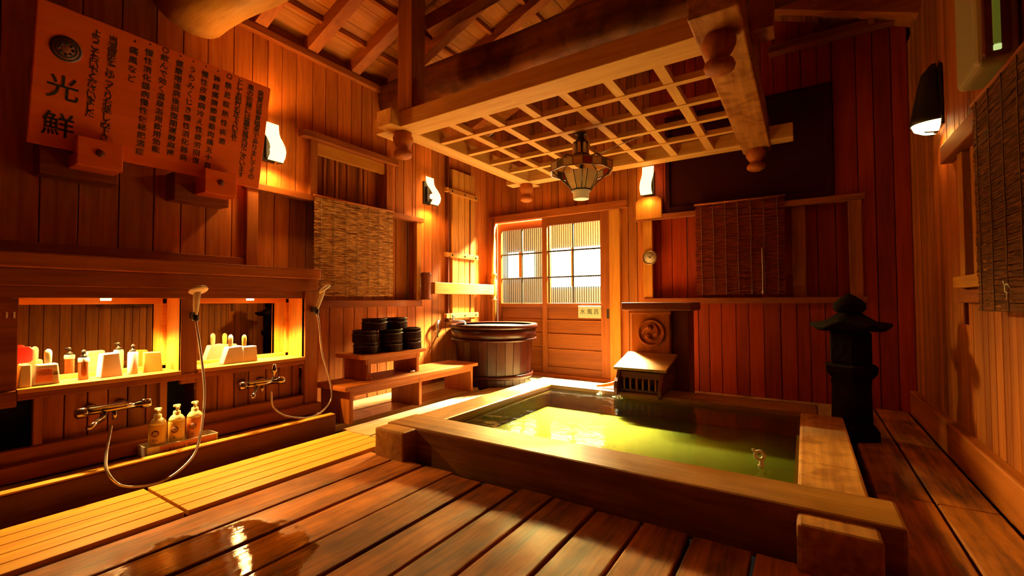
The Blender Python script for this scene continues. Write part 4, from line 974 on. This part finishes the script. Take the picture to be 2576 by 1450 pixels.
# ------------------------------------------------------------------ showers and mixers
def hose(pts, n=14):
    P = [Vector(p) for p in pts]; P = [2*P[0]-P[1]]+P+[2*P[-1]-P[-2]]; out = []
    for i in range(1, len(P)-2):
        for k in range(n):
            t_ = k/n; a, b, c_, d = P[i-1:i+3]
            out.append(.5*((2*b)+(-a+c_)*t_+(2*a-5*b+4*c_-d)*t_*t_+(-a+3*b-3*c_+d)*t_**3))
    out.append(P[-2]); return out
def shower(y, z, tilt, hpts, label):
    t = thing('shower_head', (UX+.05, y, z), label, 'shower', 'hand showers of the washing counter')
    # head
    hx = UX+.075+tilt*.02
    ax = Vector((.42, .08+tilt, -.85)).normalized()
    c_ = Vector((hx+.01, y+tilt*.055, z+.022))
    MB().lathe(c_-ax*.018, [(.001, 0), (.026, .002), (.042, .010), (.047, .020), (.042, .026), (.001, .027)], 28, tuple(ax)).build('spray_head', 'cream_plastic', t)
    MB().tube([(hx-.005, y+tilt*.045, z+.012), (hx-.012, y+tilt*.02, z-.04), (hx-.018, y-tilt*.02, z-.10), (hx-.02, y-tilt*.035, z-.125)], [.019, .016, .012, .011], 14).build('handle', 'cream_plastic', t)
    MB().box(UX+.012, hx-.01, y-tilt*.03-.012, y-tilt*.03+.012, z-.135, z-.10).lathe((hx-.02, y-tilt*.035, z-.15), [(.014, 0), (.018, .006), (.018, .03), (.014, .035)], 16).build('holder', 'dark_metal', t)
    MB().tube(hose([(hx-.02, y-tilt*.035, z-.14)]+hpts), .0068, 10).build('hose', 'hose', t)
    return t
shower(1.132, .895, 0, [(-2.80, 1.150, .60), (-2.75, 1.155, .35), (-2.64, 1.085, .125), (-2.59, 1.005, .040), (-2.585, .895, -.005), (-2.585, .77, .02), (-2.60, .715, .09), (-2.67, .725, .16), (-2.755, .765, .27)], 'cream hand shower between the two mirror niches with looping hose')
shower(1.875, .915, .45, [(-2.80, 1.875, .70), (-2.80, 1.90, .50), (-2.785, 1.95, .30), (-2.77, 1.955, .18), (-2.74, 1.87, .115), (-2.72, 1.75, .095), (-2.76, 1.62, .13), (-2.78, 1.55, .20), (-2.785, 1.54, .295)], 'cream hand shower at the right end of the washing counter')
def mixer(y, z, label, L=.30, knob=False):
    t = thing('mixer_tap', (UX, y, z), label, 'tap', 'bar mixer taps')
    x = UX+.085
    MB().tube([(x, y-L/2, z), (x, y+L/2, z)], .016, 18).build('bar', 'chrome', t)
    MB().box(x-.022, x+.03, y-L/2-.0, y+L/2-.05, z+.013, z+.022).build('shelf_plate', 'chrome', t, bev=.003)
    for s_ in (-1, 1):
        MB().lathe((x, y+s_*L/2, z), [(.022, 0), (.025, .01), (.025, .035), (.018, .042)], 20, (0, s_, 0)).build('dial_knob', 'chrome', t)
        MB().tube([(UX-.05, y+s_*L*.3, z-.01), (UX+.04, y+s_*L*.3, z-.01), (x, y+s_*L*.3, z)], .013, 12).lathe((UX-.045, y+s_*L*.3, z-.01), [(.028, 0), (.028, .008), (.015, .014)], 20, (1, 0, 0)).build('wall_union', 'chrome', t)
    MB().tube([(x, y-L*.18, z-.01), (x+.02, y-L*.25, z-.035), (x+.07, y-L*.45, z-.045), (x+.12, y-L*.62, z-.05)], [.014, .013, .012, .011], 12).build('spout', 'chrome', t)
    MB().tube([(x, y, z-.01), (x, y, z-.055)], .010, 10).build('hose_outlet', 'chrome', t)
    if knob: MB().lathe((x, y+L*.38, z+.018), [(.010, 0), (.008, .03), (.017, .040), (.019, .06), (.012, .072), (.010, .085), (.001, .09)], 16).build('diverter_knob', 'chrome', t)
    return t
mixer(.785, .345, 'chrome bar mixer tap below the left niche', .20)
mixer(1.485, .355, 'chrome bar mixer tap below the right niche', .19, True)

# soap dispensers in a tray
def dispenser(loc, body, label, logo):
    x, y, z = loc; t = thing('pump_bottle', loc, label, 'bottle', 'pump bottles in the tray')
    MB().lathe(loc, [(.001, 0), (.033, 0), (.037, .008), (.037, .115), (.035, .125)], 28, sx=.85).build('bottle_body', body, t)
    MB().lathe((x, y, z+.123), [(.0355, 0), (.034, .012), (.026, .024), (.022, .028), (.017, .03), (.017, .040), (.015, .05)], 28, sx=.9).build('shoulder_cap', 'pump_cream', t)
    MB().lathe((x, y, z+.17), [(.011, 0), (.006, .008), (.005, .025)], 14).lathe((x, y, z+.193), [(.012, 0), (.016, .004), (.014, .012), (.001, .014)], 16, sx=.8, sy=1.1).tube([(x, y, z+.199), (x+.03, y-.004, z+.197), (x+.037, y-.005, z+.190)], [.007, .006, .005], 8).build('pump_head', 'pump_cream', t)
    ax = Vector((.82, -.57, 0)).normalized(); sd = Vector((.57, .82, 0)).normalized()
    p = Vector((x, y, z))+ax*.0345
    l = MB().lathe(p+Vector((0, 0, .082))-ax*.004, [(.0165, 0), (.0165, .004), (.001, .0045)], 24, tuple(ax), cap=False).build('label_disc', 'label_brown', t)
    M = Matrix((sd, Vector((0, 0, 1)), ax)).transposed().to_4x4(); M.translation = p+Vector((0, 0, .083))+ax*.002
    text('の', 'lettering', .022, 'paper', M, l)
    M2 = M.copy(); M2.translation = p+Vector((0, 0, .043))+ax*.0045
    text(logo, 'lettering', .013, 'label_brown', M2, t)
    return t
dispenser((-2.750, .945, .112), 'yellow_liquid', 'yellow pump bottle at the left end of the tray', '温泉\n水')
dispenser((-2.757, 1.030, .112), 'yellow_liquid', 'amber pump bottle in the middle of the tray', '髪')
dispenser((-2.763, 1.115, .112), 'orange_liquid', 'orange pump bottle at the right end of the tray behind the hose', '体')
t = thing('bottle_tray', (-2.735, 1.05, .084), 'red fronted plastic tray holding three pump bottles on the kerb', 'tray')
m = MB(); x0_, x1_, y0_, y1_ = -2.815, -2.702, .885, 1.205; z0_, z1_ = .1035, .158
m.box(x0_, x1_, y0_, y1_, z0_, z0_+.006).box(x0_, x0_+.005, y0_, y1_, z0_, z1_).box(x1_-.005, x1_, y0_, y1_, z0_, z1_).box(x0_, x1_, y0_, y0_+.005, z0_, z1_).box(x0_, x1_, y1_-.005, y1_, z0_, z1_)
m.v = [(x, y, z-.020) for x, y, z in m.v]
m.build('tray_shell', 'cream_plastic', t, bev=.002)
MB().box(x1_, x1_+.0025, y0_+.055, y1_-.012, z0_-.016, z1_-.024).build('front_label', 'print_orange', t)
M = Matrix(((0, 0, 1), (1, 0, 0), (0, 1, 0))).to_4x4(); M.translation = Vector((x1_+.004, 1.05, .107)); text('Hand Soap', 'lettering', .034, 'label_brown', M, t)

# ------------------------------------------------------------------ things on the niche shelves
def cyl_bottle(loc, r_, h, mat, cap, label, sq_=False, band=None):
    x, y, z = loc; t = thing('lotion_bottle', loc, label, 'bottle')
    MB().lathe(loc, [(.001, 0), (r_*.95, 0), (r_, .005), (r_, h-.01), (r_*.9, h), (.010, h+.002)], 24).build('bottle_body', mat, t)
    if band: MB().lathe((x, y, z+h-.018), [(r_+.001, 0), (r_+.001, .017), (r_*.9, .021)], 24, cap=False).build('collar', band, t)
    MB().lathe((x, y, z+h), [(.013, 0), (.013, .012), (.006, .014), (.005, .028)], 16).tube([(x, y, z+h+.028), (x, y, z+h+.034), (x+.022, y-.012, z+h+.032)], [.008, .008, .004], 8).build('pump', cap, t)
    return t
SZ = NZ0
cyl_bottle((-2.955, .710, SZ), .020, .105, 'amber_glass', 'dark_metal', 'dark amber pump bottle in the left niche', band='cream_plastic')
cyl_bottle((-2.965, .905, SZ), .022, .115, 'white_plastic', 'dark_metal', 'white pump bottle with black top in the left niche')
def boxlike(name, loc, poly, d, mat, label, cat, rot=0):
    x, y, z = loc; t = thing(name, loc, label, cat)
    MB().prism([(y+a, z+b) for a, b in poly], x-d/2, x+d/2, 'X').build('carton', mat, t, bev=.004); t.rotation_euler = (0, 0, rot); return t
boxlike('tissue_box', (-2.965, .805, SZ), [(-.040, 0), (.052, .0), (.036, .120), (-.030, .118)], .055, 'white_plastic', 'bright white tapering box in the left niche', 'box', .1)
boxlike('swab_box', (-2.975, .990, SZ), [(-.035, .0), (.045, .0), (.036, .105), (-.036, .108)], .04, 'yellow_liquid', 'pale yellow swab box near the right side of the left niche', 'box', -.15)
# organiser with label, brush
t = thing('amenity_stand', (-2.93, .575, SZ), 'clear amenity stand with an orange printed card in the left niche', 'stand')
MB().prism([(.527, SZ), (.622, SZ), (.613, SZ+.095), (.540, SZ+.095)], -2.955, -2.915, 'X').build('stand_body', 'cream_plastic', t, bev=.006)
MB().prism([(.538, SZ+.015), (.595, SZ+.015), (.592, SZ+.075), (.543, SZ+.075)], -2.915, -2.912, 'X').build('card', 'print_orange', t)
M = Matrix(((0, 0, 1), (1, 0, 0), (0, 1, 0))).to_4x4(); M.translation = Vector((-2.911, .568, SZ+.055)); text('ヘアブラシ\nご自由に', 'lettering', .012, 'label_brown', M, t)
M = M.copy(); M.translation = Vector((-2.914, .605, SZ+.05)); text('くし\n綿棒', 'lettering', .009, 'ink', M, t)
def brush(loc, label, mat='pump_cream'):
    x, y, z = loc; t = thing('hair_brush', loc, label, 'brush', 'hair brushes standing in the niches')
    MB().lathe(loc, [(.001, 0), (.010, .002), (.010, .05), (.013, .06), (.014, .10), (.012, .112), (.005, .12), (.001, .121)], 16, sx=.6).build('brush_handle', mat, t)
    return t
brush((-2.95, .585, SZ+.040), 'pale brush handle rising from the amenity stand in the left niche')
t = tag(boxlike('cup_holder', (-2.93, .505, SZ), [(-.022, 0), (.020, 0), (.017, .100), (-.015, .100)], .07, 'cream_plastic', 'cream holder at the left end of the left niche', 'holder'), 'cream holder at the left end of the left niche', 'holder')
t = thing('hand_mirror', (-3.0, .515, SZ+.10), 'red rounded hand mirror behind the cream holder in the left niche', 'hand mirror')
MB().prism([(.49, SZ+.10), (.535, SZ+.10), (.548, SZ+.112), (.548, SZ+.160), (.535, SZ+.175), (.49, SZ+.175)], -3.01, -2.998, 'X').build('mirror_frame', 'red_plastic', t, bev=.008, seg=3)
MB().tube([(-3.004, .50, SZ+.0), (-3.004, .50, SZ+.10)], .008, 8).build('mirror_handle', 'red_plastic', t)
# right niche
boxlike('cup_holder', (-2.955, 1.395, SZ), [(-.070, 0), (.055, 0), (.040, .105), (-.038, .100)], .06, 'white_plastic', 'bright white tapering holder at the left in the right niche', 'holder')
boxlike('cup_holder', (-2.945, 1.475, SZ), [(-.04, 0), (.052, 0), (.044, .098), (-.036, .098)], .05, 'paper', 'white printed holder at the right in the right niche', 'holder')
M = Matrix(((0, 0, 1), (1, 0, 0), (0, 1, 0))).to_4x4()
brush((-2.955, 1.380, SZ+.055), 'pale brush handle on the left in the right niche')
brush((-2.945, 1.455, SZ+.05), 'orange brown brush handle on the right in the right niche', 'yellow_liquid')
# small socket label at far left
t = thing('wall_plate', (UX, .445, .80), 'tiny white marked plate on the counter front left of the left niche', 'plate')
for y in (.440, .462): MB().box(UX, UX+.003, y-.003, y+.003, .785, .812).build('mark', 'paper', t)
MB().box(UX-.001, UX+.001, .43, .47, .775, .822).build('plate', 'board_Y', t)
